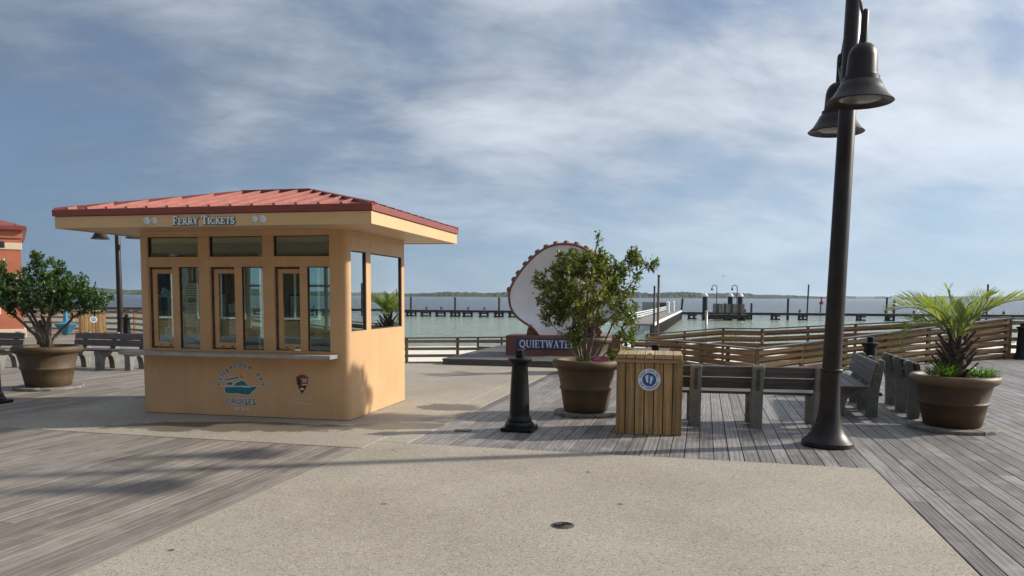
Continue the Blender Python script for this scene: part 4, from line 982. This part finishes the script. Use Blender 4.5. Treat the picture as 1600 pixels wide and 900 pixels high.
# middle shrub: loose, spiky, with a spire and a low right-hand side
blobs = [((-.02, 0, 1.05), (.64, .62, .54), .25, 52), ((-.48, -.05, 1.12), (.34, .42, .34), .2, 15), ((.40, .05, 1.15), (.36, .42, .40), .2, 15), ((.12, .05, 1.45), (.26, .28, .28), .2, 10), ((.17, .02, 1.68), (.05, .05, .22), 0, 2.6), ((-.22, 0, 1.45), (.26, .3, .22), .1, 8), ((.60, .0, .62), (.26, .36, .34), .1, 14), ((.42, -.05, .26), (.2, .2, .22), .1, 3), ((.70, 0, 1.48), (.14, .16, .22), 0, 5), ((.93, -.05, 1.42), (.10, .08, .07), 0, 2), ((-.45, 0, .72), (.25, .3, .18), .1, 8), ((-.2, -.1, .45), (.2, .25, .15), .1, 5)]
bw_ = np.array([b[3] for b in blobs], float); bw_ /= bw_.sum()
def samp_mid(g): b = blobs[g.choice(len(blobs), p=bw_)]; return in_ell(g, b[0], b[1], b[2])
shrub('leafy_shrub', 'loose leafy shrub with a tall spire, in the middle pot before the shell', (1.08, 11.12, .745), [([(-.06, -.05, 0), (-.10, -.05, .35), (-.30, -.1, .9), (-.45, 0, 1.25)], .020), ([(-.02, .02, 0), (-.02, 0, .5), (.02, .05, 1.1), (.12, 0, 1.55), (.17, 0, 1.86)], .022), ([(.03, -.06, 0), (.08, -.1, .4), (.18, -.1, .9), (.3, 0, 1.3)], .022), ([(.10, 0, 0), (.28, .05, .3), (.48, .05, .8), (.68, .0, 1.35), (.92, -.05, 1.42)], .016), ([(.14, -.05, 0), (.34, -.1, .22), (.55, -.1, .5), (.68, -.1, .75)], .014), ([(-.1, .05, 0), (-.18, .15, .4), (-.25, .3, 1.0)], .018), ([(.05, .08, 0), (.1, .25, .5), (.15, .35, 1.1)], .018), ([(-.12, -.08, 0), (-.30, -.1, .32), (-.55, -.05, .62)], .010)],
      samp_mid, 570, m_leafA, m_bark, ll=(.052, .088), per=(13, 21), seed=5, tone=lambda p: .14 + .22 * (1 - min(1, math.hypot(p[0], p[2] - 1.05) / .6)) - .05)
# left shrub: broad, dense, flat-bottomed
bl2 = [((-.1, 0, .98), (1.05, .85, .34), .2, 46), ((.55, 0, .85), (.62, .6, .24), .2, 18), ((-.75, 0, 1.0), (.5, .6, .36), .2, 14), ((.0, 0, 1.36), (.42, .4, .26), .1, 9), ((-.12, 0, 1.62), (.14, .12, .12), 0, 2), ((-.8, 0, 1.32), (.35, .4, .25), .1, 7), ((.4, 0, 1.15), (.4, .4, .25), .1, 8)]
b2w = np.array([b[3] for b in bl2], float); b2w /= b2w.sum()
def samp_left(g): b = bl2[g.choice(len(bl2), p=b2w)]; return in_ell(g, b[0], b[1], b[2])
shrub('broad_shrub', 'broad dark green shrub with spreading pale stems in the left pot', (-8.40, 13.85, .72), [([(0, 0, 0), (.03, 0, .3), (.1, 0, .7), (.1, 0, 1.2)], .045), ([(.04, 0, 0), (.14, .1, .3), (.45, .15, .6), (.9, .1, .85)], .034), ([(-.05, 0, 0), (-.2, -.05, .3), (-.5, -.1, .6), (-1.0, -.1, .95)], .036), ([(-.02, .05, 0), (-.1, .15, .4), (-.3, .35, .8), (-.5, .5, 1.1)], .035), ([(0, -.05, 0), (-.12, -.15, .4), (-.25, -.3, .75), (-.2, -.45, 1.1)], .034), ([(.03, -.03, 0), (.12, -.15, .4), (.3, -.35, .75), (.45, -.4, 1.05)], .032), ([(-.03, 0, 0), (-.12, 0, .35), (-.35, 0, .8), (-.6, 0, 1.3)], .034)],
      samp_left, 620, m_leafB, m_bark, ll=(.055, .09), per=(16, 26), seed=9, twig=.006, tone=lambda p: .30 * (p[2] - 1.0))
# bedding at the foot of the middle shrub
def tuft(name, label, loc, n, rad, h, mat, seed, ll, wd, cat='plant', lean=.8):
    g = np.random.default_rng(seed); mb = MB(); root = empty(name, loc)
    for i in range(n):
        a = g.random() * 6.283; q = rad * math.sqrt(g.random()) ; p = np.array([q * math.cos(a), q * math.sin(a), g.random() * h * (1 - .5 * q / rad)])
        leaf_quads(mb, p, np.array([math.cos(a) * lean + g.normal(0, .3), math.sin(a) * lean + g.normal(0, .3), g.uniform(.1, 1)]), np.array([0, 0, 1.0]) + g.normal(0, .2, 3), g.uniform(*ll), wd, float(g.random()))
    mb.build('foliage', mat, root); tag(root, label, cat); return root
tuft('bedding_plant', 'small green bedding plant left of the purple flowers', (1.04, 10.82, .76), 130, .11, .10, m_leafB, 4, (.03, .05), .011)
tuft('purple_flowers', 'clump of purple flowers at the front of the middle pot', (1.24, 10.80, .77), 200, .11, .11, m_petal, 6, (.018, .034), .012, 'flowers')
tuft('fern', 'pale drooping fern at the left of the palm pot', (5.53, 9.86, .69), 260, .14, .17, m_fern, 8, (.09, .16), .007)
tuft('fern', 'bright leafy fern at the right of the palm pot', (6.05, 9.82, .69), 240, .15, .13, m_fern, 11, (.06, .12), .009)
# palms
def palm(label, base, fronds, th, seed, trunk_r=.12):
    g = np.random.default_rng(seed); root = empty('palm', base); tag(root, label, 'palm')
    mb = MB(); mb.lathe([(trunk_r * 1.05, -.03), (trunk_r * 1.1, th * .3), (trunk_r, th * .7), (trunk_r * .7, th), (0, th + .02)], 18); mb.build('trunk', m_boot, root, smooth=True)
    for k in range(34):
        a = k * 2.4; z = th * (k + .5) / 34; r_ = trunk_r * (1.05 - .3 * z / th); mb = MB(); ln = g.uniform(.16, .25)
        mb.box(-.034, .034, -.012, .012, 0, ln, .004); mb.v = [(x * (1 - .55 * max(0, zz) / ln), y + .10 * (zz / ln) ** 2, zz) for x, y, zz in mb.v]
        mb.build('leaf_base', m_boot, root, (r_ * math.cos(a), r_ * math.sin(a), z - .03), (R(g.uniform(-22, -8)), 0, a - math.pi / 2))
    for k, (az, el, ln, droop) in enumerate(fronds):
        mb = MB(); a = R(az); hd = np.array([math.cos(a), math.sin(a), 0]); n = 34; p = np.array([0, 0, th - .02]) + hd * .03; e_ = R(el); pts = [p.copy()]; dirs = []
        for i in range(n):
            e2 = e_ - R(droop) * (i / n) ** 1.4; d = hd * math.cos(e2) + np.array([0, 0, math.sin(e2)]); p = p + d * ln / n; pts.append(p.copy()); dirs.append(d)
        mb.cur = .55; mb.tube([tuple(x) for x in pts], list(np.linspace(.013, .003, n + 1)), 5)
        sd = np.array([-hd[1], hd[0], 0])
        for i in range(7, n):
            for s_ in (-1, 1):
                for q in (0,):
                    t = (i + q) / n; P0 = pts[i] + (pts[i + 1] - pts[i]) * q; d = dirs[i]; up = np.cross(sd, d); up = up if up[2] > 0 or abs(d[2]) > .9 else -up
                    l_ = .37 * math.sin(math.pi * (.10 + .82 * t)) ** .7 * (1 - .15 * g.random()); dd = d * (.62 + .3 * t) + sd * s_ * .55 + up * (.55 + .1 * g.normal()); dd /= np.linalg.norm(dd)
                    w_ = .0085; si = np.cross(dd, sd * s_ + up); si /= np.linalg.norm(si) + 1e-9; o = len(mb.v); dr = np.array([0, 0, -.10 * l_])
                    mb.v += [tuple(P0 - si * w_ * .6), tuple(P0 + si * w_ * .6), tuple(P0 + dd * l_ * .5 + si * w_), tuple(P0 + dd * l_ * .5 - si * w_), tuple(P0 + dd * l_ + dr)]
                    mb.f += [(o, o + 1, o + 2, o + 3), (o + 3, o + 2, o + 4)]; mb.r += [float(np.clip(g.normal(.45, .2), 0, 1))] * 2
        mb.build('frond', m_palm, root)
    return root
FR = [(-6, 60, 1.12, 74), (176, 62, 1.0, 92), (95, 82, .72, 20), (205, 70, .85, 90), (28, 66, .95, 62), (140, 68, .9, 70), (-50, 74, .7, 70), (186, 50, .95, 138), (255, 78, .55, 60), (70, 60, .9, 70)]
palm('young feather palm with arching fronds in the wide right-hand pot', (5.80, 10.02, .67), FR, .50, 3)
palm('small feather palm in the rear pot, mostly hidden behind the middle shrub', (1.76, 17.3, .74), [(a + 31, e, l * .95, d) for a, e, l, d in FR], .42, 5)
tuft('dune_plant', 'spiky dune plant on the sand behind the far fence, near the small post', (9.6, 34.0, -.62), 120, .35, .75, m_dune, 21, (.35, .6), .012, lean=.5)

# ------------------------------------------------------------------ shell sign
sg = empty('shell_sign', (1.36, 20.45, .15), R(-11)); tag(sg, 'big white scallop shell sign on a brown base lettered QUIETWATER', 'shell sign')
px = [(880.2, 384.4), (859.4, 386.9), (841, 396.7), (827.6, 408.9), (816.7, 421), (805.7, 435.8), (798.3, 448), (794.2, 460), (794.7, 474.9), (798.3, 487), (806.9, 498), (819, 506.6), (829, 512.5), (835, 517.5), (840, 524)]
half = [((x - 880.2) * .0171, (526 - y) * .0171 + .52) for x, y in px]
outl = half + [(-x, z) for x, z in half[::-1][:-1]]            # counter-clockwise from the top, left side first
def smooth_line(p, it=2):
    for _ in range(it):
        q = []
        for a, b in zip(p, p[1:]): q += [(.75 * a[0] + .25 * b[0], .75 * a[1] + .25 * b[1]), (.25 * a[0] + .75 * b[0], .25 * a[1] + .75 * b[1])]
        p = [p[0]] + q + [p[-1]]
    return p
ol = smooth_line(half[::-1] + [(-x, z) for x, z in half[1:]], 2)   # bottom-left, over the top, to bottom-right
n_ = len(ol); mb = MB(); rings = 9; cz = 1.25
for front in (0, 1):
    base_i = len(mb.v)
    for k in range(rings + 1):
        s_ = 1 - k / rings
        for (x, z) in ol:
            zc_ = min(z, cz) if k == rings else cz
            mb.v.append((x * s_, .42 * (1 - s_ ** 2.2) + .05 * front, .52 + (z - .52) * s_ + (cz - .52) * (1 - s_) * (1 if z > .6 else s_ * .0 + .0)))
    for k in range(rings):
        for i in range(n_ - 1):
            a = base_i + k * n_ + i; f = (a, a + 1, a + n_ + 1, a + n_); mb.f.append(f if not front else f[::-1]); mb.r.append(.5)
mb.build('shell_dish', m_shellin, sg, smooth=True)
mb = MB(); mb.tube([(x * 1.005, .0, .52 + (z - .52) * 1.005) for x, z in ol], .032, 10); mb.build('rim', m_shellbrown, sg, smooth=True)
mb = MB()                                                          # brown outer shell behind
for k in range(5):
    s_ = (1.0, 1.015, .99, .9, .7)[k]; yy = (.0, .1, .26, .40, .50)[k]
    for (x, z) in ol: mb.v.append((x * s_ * 1.01, yy + .03, .52 + (z - .52) * s_ * 1.01))
for k in range(4):
    for i in range(n_ - 1): a = k * n_ + i; mb.f.append((a, a + n_, a + n_ + 1, a + 1)); mb.r.append(.5)
mb.build('shell_back', m_shellbrown, sg, smooth=True)
cum = [0]
for a, b in zip(ol, ol[1:]): cum.append(cum[-1] + math.hypot(b[0] - a[0], b[1] - a[1]))
for k in range(17):
    d = cum[-1] * (.215 + .57 * k / 16); i = next(j for j in range(n_) if cum[j] >= d) ; x, z = ol[i]; t = Vector((ol[i + 1][0] - ol[i - 1][0], ol[i + 1][1] - ol[i - 1][1])).normalized()
    nb = empty('x'); bpy.data.objects.remove(nb)
    mb = MB(); mb.lathe([(.075, 0), (.075, .075), (.06, .105), (0, .115)], 14)
    mb.v = [(a, b * 1.6 + .12, c) for a, b, c in mb.v]; mb.build('ridge_end', m_shellbrown, sg, (x, 0, z), (0, math.atan2(-t.y, t.x), 0), smooth=True)
for s_ in (-1, 1):
    mb = MB(); q = [(s_ * 1.0, .52), (s_ * .97, .70), (s_ * .88, .82), (s_ * .72, .62), (s_ * .66, .52)]
    mb.prism([(a, b) for a, b in q], 1, .03, .5); mb.build('neck', m_shellbrown, sg, fixn=True)
mb = MB(); mb.box(-1.53, 1.53, -.16, .95, -.01, .515, .012); mb.build('base', m_shellbrown, sg)
mb = MB(); mb.box(-1.23, 1.23, -.185, -.162, .165, .44, .004); mb.build('sign_panel', m_signblue, sg)
mb = MB(); hq = .20; wq = serif_width('QUIETWATER', hq); sc_ = 1.52 / wq; serif(mb, 'QUIETWATER', hq, 0, .20, -.189); mb.v = [(-1.155 + a * sc_, b, c) for a, b, c in mb.v]; mb.build('lettering', m_signtext, sg)

# ------------------------------------------------------------------ terracotta building at the left edge
B = empty('terracotta_building', (-19.25, 30.3, 0), R(33)); tag(B, 'terracotta building with cream bands and brown hip roof at the left edge', 'building')
mb = MB(); mb.box(-12, 0, 0, 8, .32, 4.15); mb.build('wall', m_terra, B)
for z0, z1, p_ in ((-.6, .32, .06), (2.02, 2.32, .03), (3.42, 3.68, .03), (3.86, 4.17, .05)):
    mb = MB(); mb.box(-12 - p_, p_, -p_, 8 + p_, z0, z1, .01); mb.build('band', m_creamst if z0 < 3.8 else m_terra, B)
mb = MB(); mb.box(-12.3, .22, -.22, 8.3, 4.17, 4.32, .01); mb.build('gutter', m_gutter, B)
mb = MB(); mb.add([(-12.3, -.22, 4.32), (.22, -.22, 4.32), (.22, 8.3, 4.32), (-12.3, 8.3, 4.32), (-8, 4, 5.7), (-4, 4, 5.7)], [(0, 1, 5, 4), (1, 2, 5), (2, 3, 4, 5), (3, 0, 4)]); rb = mb.build('roof', m_gutter, B)
for k in range(22):
    x = -.15 - k * .55; s_ = min(1, (0.22 - x) / 4.2, (x + 12.3) / 4.3) * .97; mb = MB(); p, q = Vector((x, -.22, 4.32)), Vector((x, -.22 + 4.22 * s_, 4.32 + 1.38 * s_))
    mb.tube([p, q], .03, 6); mb.build('seam', m_gutter, rb)
for x0 in (-1.95, -5.5):
    mb = MB(); mb.box(x0, x0 + 1.2, -.05, .02, .9, 1.75, .01); f_ = mb.build('window', m_creamst, B); mb = MB(); mb.box(x0 + .1, x0 + 1.1, -.07, -.051, 1.0, 1.65); mb.build('pane', m_dkpane, f_)
    mb = MB(); mb.box(x0, x0 + 1.2, -.05, .02, 2.5, 3.42, .01); f_ = mb.build('window', m_creamst, B); mb = MB(); mb.box(x0 + .1, x0 + 1.1, -.07, -.051, 2.6, 3.35); mb.build('pane', m_dkpane, f_)
fl = empty('floodlight', (-19.85, 29.75, 3.6), R(33)); tag(fl, 'black floodlight under the eave of the terracotta building', 'floodlight'); mb = MB(); mb.box(-.28, .28, -.38, -.1, -.14, .1, .03); mb.build('housing', m_dark, fl); mb = MB(); mb.tube([(0, -.1, 0), (0, .1, .02)], .04, 8); mb.build('bracket', m_dark, fl)
# teal viewer pedestal far left
v = empty('teal_viewer', (-18.6, 32.0, 0)); tag(v, 'teal blue pedestal viewer behind the left shrub', 'viewer')
mb = MB(); mb.lathe([(.08, 0), (.14, .05), (.42, .42), (.44, .47), (.18, .52), (.11, .58)], 8); mb.build('base', m_bluepaint, v)
mb = MB(); mb.lathe([(.10, .55), (.07, .9), (.06, 1.32)], 14); mb.build('stem', m_bluepaint, v, smooth=True)
mb = MB(); mb.tube([(-.22, -.1, 1.42), (.05, 0, 1.45), (.26, .1, 1.5)], [.11, .15, .13], 12); mb.build('head', m_bluepaint, v, smooth=True)

# ------------------------------------------------------------------ pier, dock, gangway and posts in the water
def pier_y(x): return 109.0 - .17 * x
yawp = math.atan(-.17)
pr_ = empty('pier', (0, 109, -1.2), yawp); tag(pr_, 'long low timber pier crossing the bay on dark pile bents', 'pier')
mb = MB(); mb.box(-95, 95, -.9, .9, .80, .97); mb.build('deck', m_pierdeck, pr_)
mb = MB(); mb.box(-95, 95, -.98, -.92, .62, .9); mb.build('stringer', m_pile, pr_)
proto = []
g = random.Random(4); i = 0; x = -60.0
def one(f): q_ = MB(); f(q_); return q_
pm_ = [one(lambda q_: q_.tube([(yy * .55, yy, -1.2), (yy * .5, yy, .8)], .17, 7)).mesh('pile', m_pile) for yy in (-.75, .75)]
cm_ = [one(lambda q_: q_.box(-.62, .62, -.98, -.88, z0, z1)).mesh('cross_beam', m_pile) for z0, z1 in ((.42, .60), (.02, .2))]
hm_ = one(lambda q_: q_.tube([(-.1, .6, .98), (-.1, .6, 1.35)], .14, 7)).mesh('pile_head', m_pile)
while x < 78:
    xb = x + g.uniform(-.2, .2)
    for me_ in pm_: link('pile', me_, pr_, (xb, 0, 0))
    for me_ in cm_: link('cross_beam', me_, pr_, (xb, 0, 0))
    if i % 3: link('pile_head', hm_, pr_, (xb, 0, 0))
    x += 2.15 if x < 5 else 3.6; i += 1
def pile(x, z, y=None, r_=.16, lean=0, lab='', cat='pile', grp='tall timber piles along the pier'):
    yy = pier_y(x) - .6 if y is None else y; e_ = empty('timber_pile', (x, yy, -1.2)); mb = MB(); mb.tube([(0, 0, -1.5), (0, 0, z + 1.1), (0, 0, z + 1.2)], [r_, r_ * .9, r_ * .6], 9); mb.build('shaft', m_pile, e_, rot=(0, lean, 0)); 
    mb = MB(); mb.lathe([(r_ * 1.0, z + 1.05), (r_ * .96, z + 1.16), (0, z + 1.24)], 9); mb.build('cap', m_pile, e_, rot=(0, lean, 0)); tag(e_, lab, cat, grp)
pile(-14.6, 1.6, lab='tall pile right beside the kiosk wall, first along the pier'); pile(-8.15, 1.55, lab='tall pile on the pier midway between kiosk and shell'); pile(-1.85, 1.6, lab='tall pile on the pier just left of the shell')
pile(22.9, 1.6, lean=.08, lab='leaning pile between the gangway and the ferry dock'); pile(32.0, 1.0, lab='short pile just right of the ferry dock'); pile(36.6, 1.6, lab='pile midway between the ferry dock and red marker')
pile(39.0, 3.5, r_=.11, lean=.02, lab='tallest thin pole on the pier, left of the red marker'); pile(43.4, 1.6, r_=.2, lab='stout pile just right of the lamp post'); pile(49.6, 1.6, lab='pile left of the palm fronds'); pile(60.5, 3.6, r_=.13, lab='tall pole behind the right palm frond'); pile(57.4, 1.9, y=118, lab='pile beyond the pier behind the right palm frond')
# channel marker
e_ = empty('channel_marker', (60.1, 150, -1.2)); tag(e_, 'red triangular channel marker on a pole beyond the pier', 'marker'); mb = MB(); mb.tube([(-.1, 0, -1), (.12, 0, 3.2)], .12, 8); mb.build('pole', m_pile, e_)
mb = MB(); mb.prism([(-.48, 1.75), (.55, 1.75), (.05, 2.75)], 1, -.16, -.12); mb.build('board', m_red, e_)
# ferry dock
d_ = empty('ferry_dock', (27.4, 99.6, -1.2), yawp); tag(d_, 'floating ferry dock with timber screen beside the pier', 'dock')
mb = MB(); mb.box(-2.7, 2.9, -1.2, 1.4, .15, .75); mb.build('float', m_pile, d_)
for k in range(9):
    mb = MB(); mb.box(0, .40, 0, .05, 0, 1.2 + g.uniform(-.04, .04)); mb.build('screen_board', m_barkd if k % 2 else m_pierdeck, d_, (-1.5 + k * .44, -1.22, .95))
for x in (-2.3, .1, 2.4): mb = MB(); mb.tube([(x, -1.15, -1.4), (x, -1.15, .5)], .28, 8); mb.build('fender', m_dark, d_)
def guide_pile(x, y, lab):
    e_ = empty('guide_pile', (x, y, -1.2)); tag(e_, lab, 'pile', 'white capped dock piles'); mb = MB(); mb.lathe([(.33, -1.2), (.33, 3.1)], 14); mb.build('shaft', m_dark, e_, smooth=True)
    mb = MB(); mb.lathe([(.38, 3.05), (.38, 3.2), (.22, 3.42), (.0, 3.56)], 14); mb.build('cap', m_white, e_)
guide_pile(25.1, 100.3, 'dark dock pile with white cone cap at the left of the dock'); guide_pile(28.4, 100.3, 'left one of the paired white capped piles at the dock'); guide_pile(29.3, 99.0, 'right one of the paired white capped piles at the dock')
def hook_lamp(x, y, lab):
    e_ = empty('dock_lamp', (x, y, -.4)); tag(e_, lab, 'lamp', 'hooked lamps on the dock'); mb = MB(); mb.tube([(0, 0, 0), (0, 0, 3.4)] + [(-.32 + .32 * math.cos(R(t)), 0, 3.4 + .32 * math.sin(R(t))) for t in range(30, 181, 30)], .05, 6); mb.build('post', m_black, e_)
    mb = MB(); mb.lathe([(.03, .0), (.08, -.1), (.16, -.32), (.2, -.36), (0, -.34)], 10, (-.64, 0, 3.42)); mb.build('shade', m_black, e_)
hook_lamp(26.4, 99.5, 'left hooked lamp standing on the ferry dock'); hook_lamp(28.75, 98.6, 'right hooked lamp standing on the ferry dock')
# gangway from the beach to the pier
gx0, gy0, gx1, gy1 = 8.6, 52.0, 21.9, 104.0; gl = math.hypot(gx1 - gx0, gy1 - gy0); gw = empty('gangway', (gx0, gy0, -1.2), math.atan2(gy1 - gy0, gx1 - gx0)); tag(gw, 'pale gangway pier with white railing running out to the dock', 'gangway')
mb = MB(); mb.box(0, gl, -.95, .95, .98, 1.12); mb.build('deck', m_pierdeck, gw)
mb = MB(); mb.box(0, gl, -1.03, -.96, 1.0, 1.22); mb.build('kerb', m_white, gw)
for k in range(26):
    mb = MB(); mb.tube([(0, 0, -1.2), (0, 0, .99)], .13, 7); mb.build('pile', m_pile, gw, (k * gl / 25, -.85, 0)) if k % 1 == 0 else None
for zz in (1.30, 1.48, 1.66): mb = MB(); mb.box(0, gl, .93, .99, zz, zz + .07); mb.build('rail', m_white, gw)
for k in range(18): mb = MB(); mb.box(0, .08, .91, .99, 1.12, 1.66); mb.build('rail_post', m_white, gw, (k * gl / 17.2, 0, 0))
for k, (q, lab) in enumerate(((.72, 'white capped post halfway along the gangway'), (.97, 'white capped post at the far end of the gangway'))):
    e_ = empty('white_post', (gx0 + (gx1 - gx0) * q - .1, gy0 + (gy1 - gy0) * q, -.1)); tag(e_, lab, 'post', 'white posts on the gangway'); mb = MB(); mb.lathe([(.2, 0), (.2, 1.15)], 10); mb.build('shaft', m_white, e_, smooth=True); mb = MB(); mb.lathe([(.24, 1.15), (.24, 1.22), (0, 1.4)], 10); mb.build('cap', m_white, e_)
e_ = empty('pier_hut', (19.6, 107.5, -.2)); tag(e_, 'low grey and brown board screen at the end of the gangway', 'screen'); mb = MB(); mb.box(-1.4, .9, 0, .3, 0, 1.25); mb.build('grey_panel', m_grey, e_); mb = MB(); mb.box(.95, 2.2, 0, .3, 0, 1.2); mb.build('brown_panel', m_barkd, e_)
def thin_pole(x, y, z0, z1, r_, mat, lab):
    e_ = empty('beach_pole', (x, y, z0)); tag(e_, lab, 'pole'); mb = MB(); mb.tube([(0, 0, -.2), (0, 0, z1 - z0)], r_, 9); mb.build('shaft', mat, e_, smooth=True); mb = MB(); mb.lathe([(r_ * 1.25, 0), (r_ * 1.25, .06), (0, .09)], 9, (0, 0, z1 - z0 - .02)); mb.build('cap', mat, e_)
thin_pole(6.07, 32, -.75, 2.58, .05, m_barkd, 'tall thin brown pole on the beach at the shrub tip'); thin_pole(8.3, 45, -1.2, 2.3, .055, m_black, 'darker thinner pole just left of the tall beach pole'); thin_pole(10.1, 40, -1.0, .98, .07, m_steel, 'short pale steel post on the beach before the dock')
# ------------------------------------------------------------------ small things on the ground
e_ = empty('drain_cover', (.385, 5.60, .004), -DA); tag(e_, 'small round iron drain cover in the concrete foreground', 'drain'); mb = MB(); mb.lathe([(.088, 0), (.088, .003), (.078, .005), (.0, .005)], 28); mb.build('plate', m_iron, e_)
for k in range(4): mb = MB(); r_ = .02 + k * .016; mb.lathe([(r_, .0055), (r_ + .004, .008), (r_ + .008, .0055)], 24); mb.build('rib', m_steel if False else m_iron, e_)
e_ = empty('outlet_cover', (-.62, 9.65, .003), -DA); tag(e_, 'small flush metal outlet cover in the deck left of the bollard', 'cover'); mb = MB(); mb.box(-.10, .10, -.07, .07, 0, .006, .001); mb.build('frame', m_iron, e_); mb = MB(); mb.box(-.085, .085, -.055, .055, .005, .009, .001); mb.build('lid', m_slab, e_)
e_ = empty('beach_steps', (-.75, 25.5, -.6), R(-5)); tag(e_, 'dark slatted beach mat stand behind the rail fence by the shell', 'rack')
for k in range(4): mb = MB(); mb.box(-.42, .42, 0, .06, .1 + k * .22, .2 + k * .22); mb.build('slat', m_dark, e_)
for x in (-.4, .4): mb = MB(); mb.box(x - .03, x + .03, .06, .12, 0, .95); mb.build('upright', m_dark, e_)
e_ = empty('seagull', (27.3, 100, 4.4), R(35)); e_.scale = (.8, .8, .8); tag(e_, 'gull flying over the water above the dock', 'gull')
mb = MB(); mb.tube([(-.18, 0, 0), (-.08, 0, .02), (.08, 0, .03), (.17, 0, .05), (.22, 0, .04)], [.01, .05, .055, .035, .008], 8); mb.build('body', m_feather, e_, smooth=True)
for s_ in (-1, 1): mb = MB(); mb.prism([(.08, 0), (-.06, 0), (-.10, s_ * .3), (-.14, s_ * .55), (-.02, s_ * .32)], 2, .05, .062); mb.v = [(x, y, z + abs(y) * .5) for x, y, z in mb.v]; mb.build('wing', m_feather, e_)

# the shop row across the boardwalk, seen only as a reflection in the kiosk glass
sh = empty('shop_row', D(-24, -10, 0), -DA); tag(sh, 'tan shop row across the boardwalk, mirrored in the kiosk windows', 'building')
mb = MB(); mb.box(0, 46, -8, 0, 0, 7.0); mb.build('wall', m_shop, sh)
mb = MB(); mb.prism([(-9, 7.0), (1.2, 7.0), (1.2, 7.2), (-4, 9.0), (-9, 7.2)], 0, -1, 47); rr_ = mb.build('roof', m_barkd, sh, fixn=True)
for k in range(26):
    mb = MB(); mb.tube([(-.5 + k * 1.75, 1.2, 7.23), (-.5 + k * 1.75, -4, 9.03)], .04, 6); mb.build('seam', m_barkd, rr_)
for k in range(12):
    x = 1.2 + k * 3.3; mb = MB(); mb.box(x, x + 2.2, 0, .06, .7, 2.9, .01); f_ = mb.build('window', m_white, sh)
    for a in (0, 1): mb = MB(); mb.box(x + .1 + a * 1.05, x + 1.05 + a * 1.05, .061, .07, .8, 2.8); mb.build('pane', m_dkpane, f_)
    mb = MB(); mb.box(x + .3, x + 1.9, 0, .06, 4.4, 6.2, .01); f_ = mb.build('window', m_white, sh); mb = MB(); mb.box(x + .4, x + 1.8, .061, .07, 4.5, 6.1); mb.build('pane', m_dkpane, f_)
mb = MB(); mb.prism([(0, 3.75), (1.9, 3.3), (1.9, 3.38), (0, 3.85)], 0, -.5, 46.5); mb.build('awning', m_barkd, sh, fixn=True)
for k in range(12):
    mb = MB(); mb.box(0, .22, 0, .22, 0, 3.4, .01); mb.build('porch_post', m_white, sh, (.3 + k * 3.9, 1.2, 0))
# sea air
hm = bpy.data.materials.new('haze'); hm.use_nodes = True; t = NT(hm.node_tree); t.t.nodes.clear()
pv = t.n('ShaderNodeVolumePrincipled', ins={'Color': (0.80, 0.88, 1.0, 1), 'Density': 0.00006, 'Anisotropy': 0.3}); t.n('ShaderNodeOutputMaterial', ins={'Volume': pv.outputs[0]})
mb = MB(); mb.box(-30600, 30600, -360, 30600, -4.8, 48); tag(mb.build('haze', hm), kind='stuff')
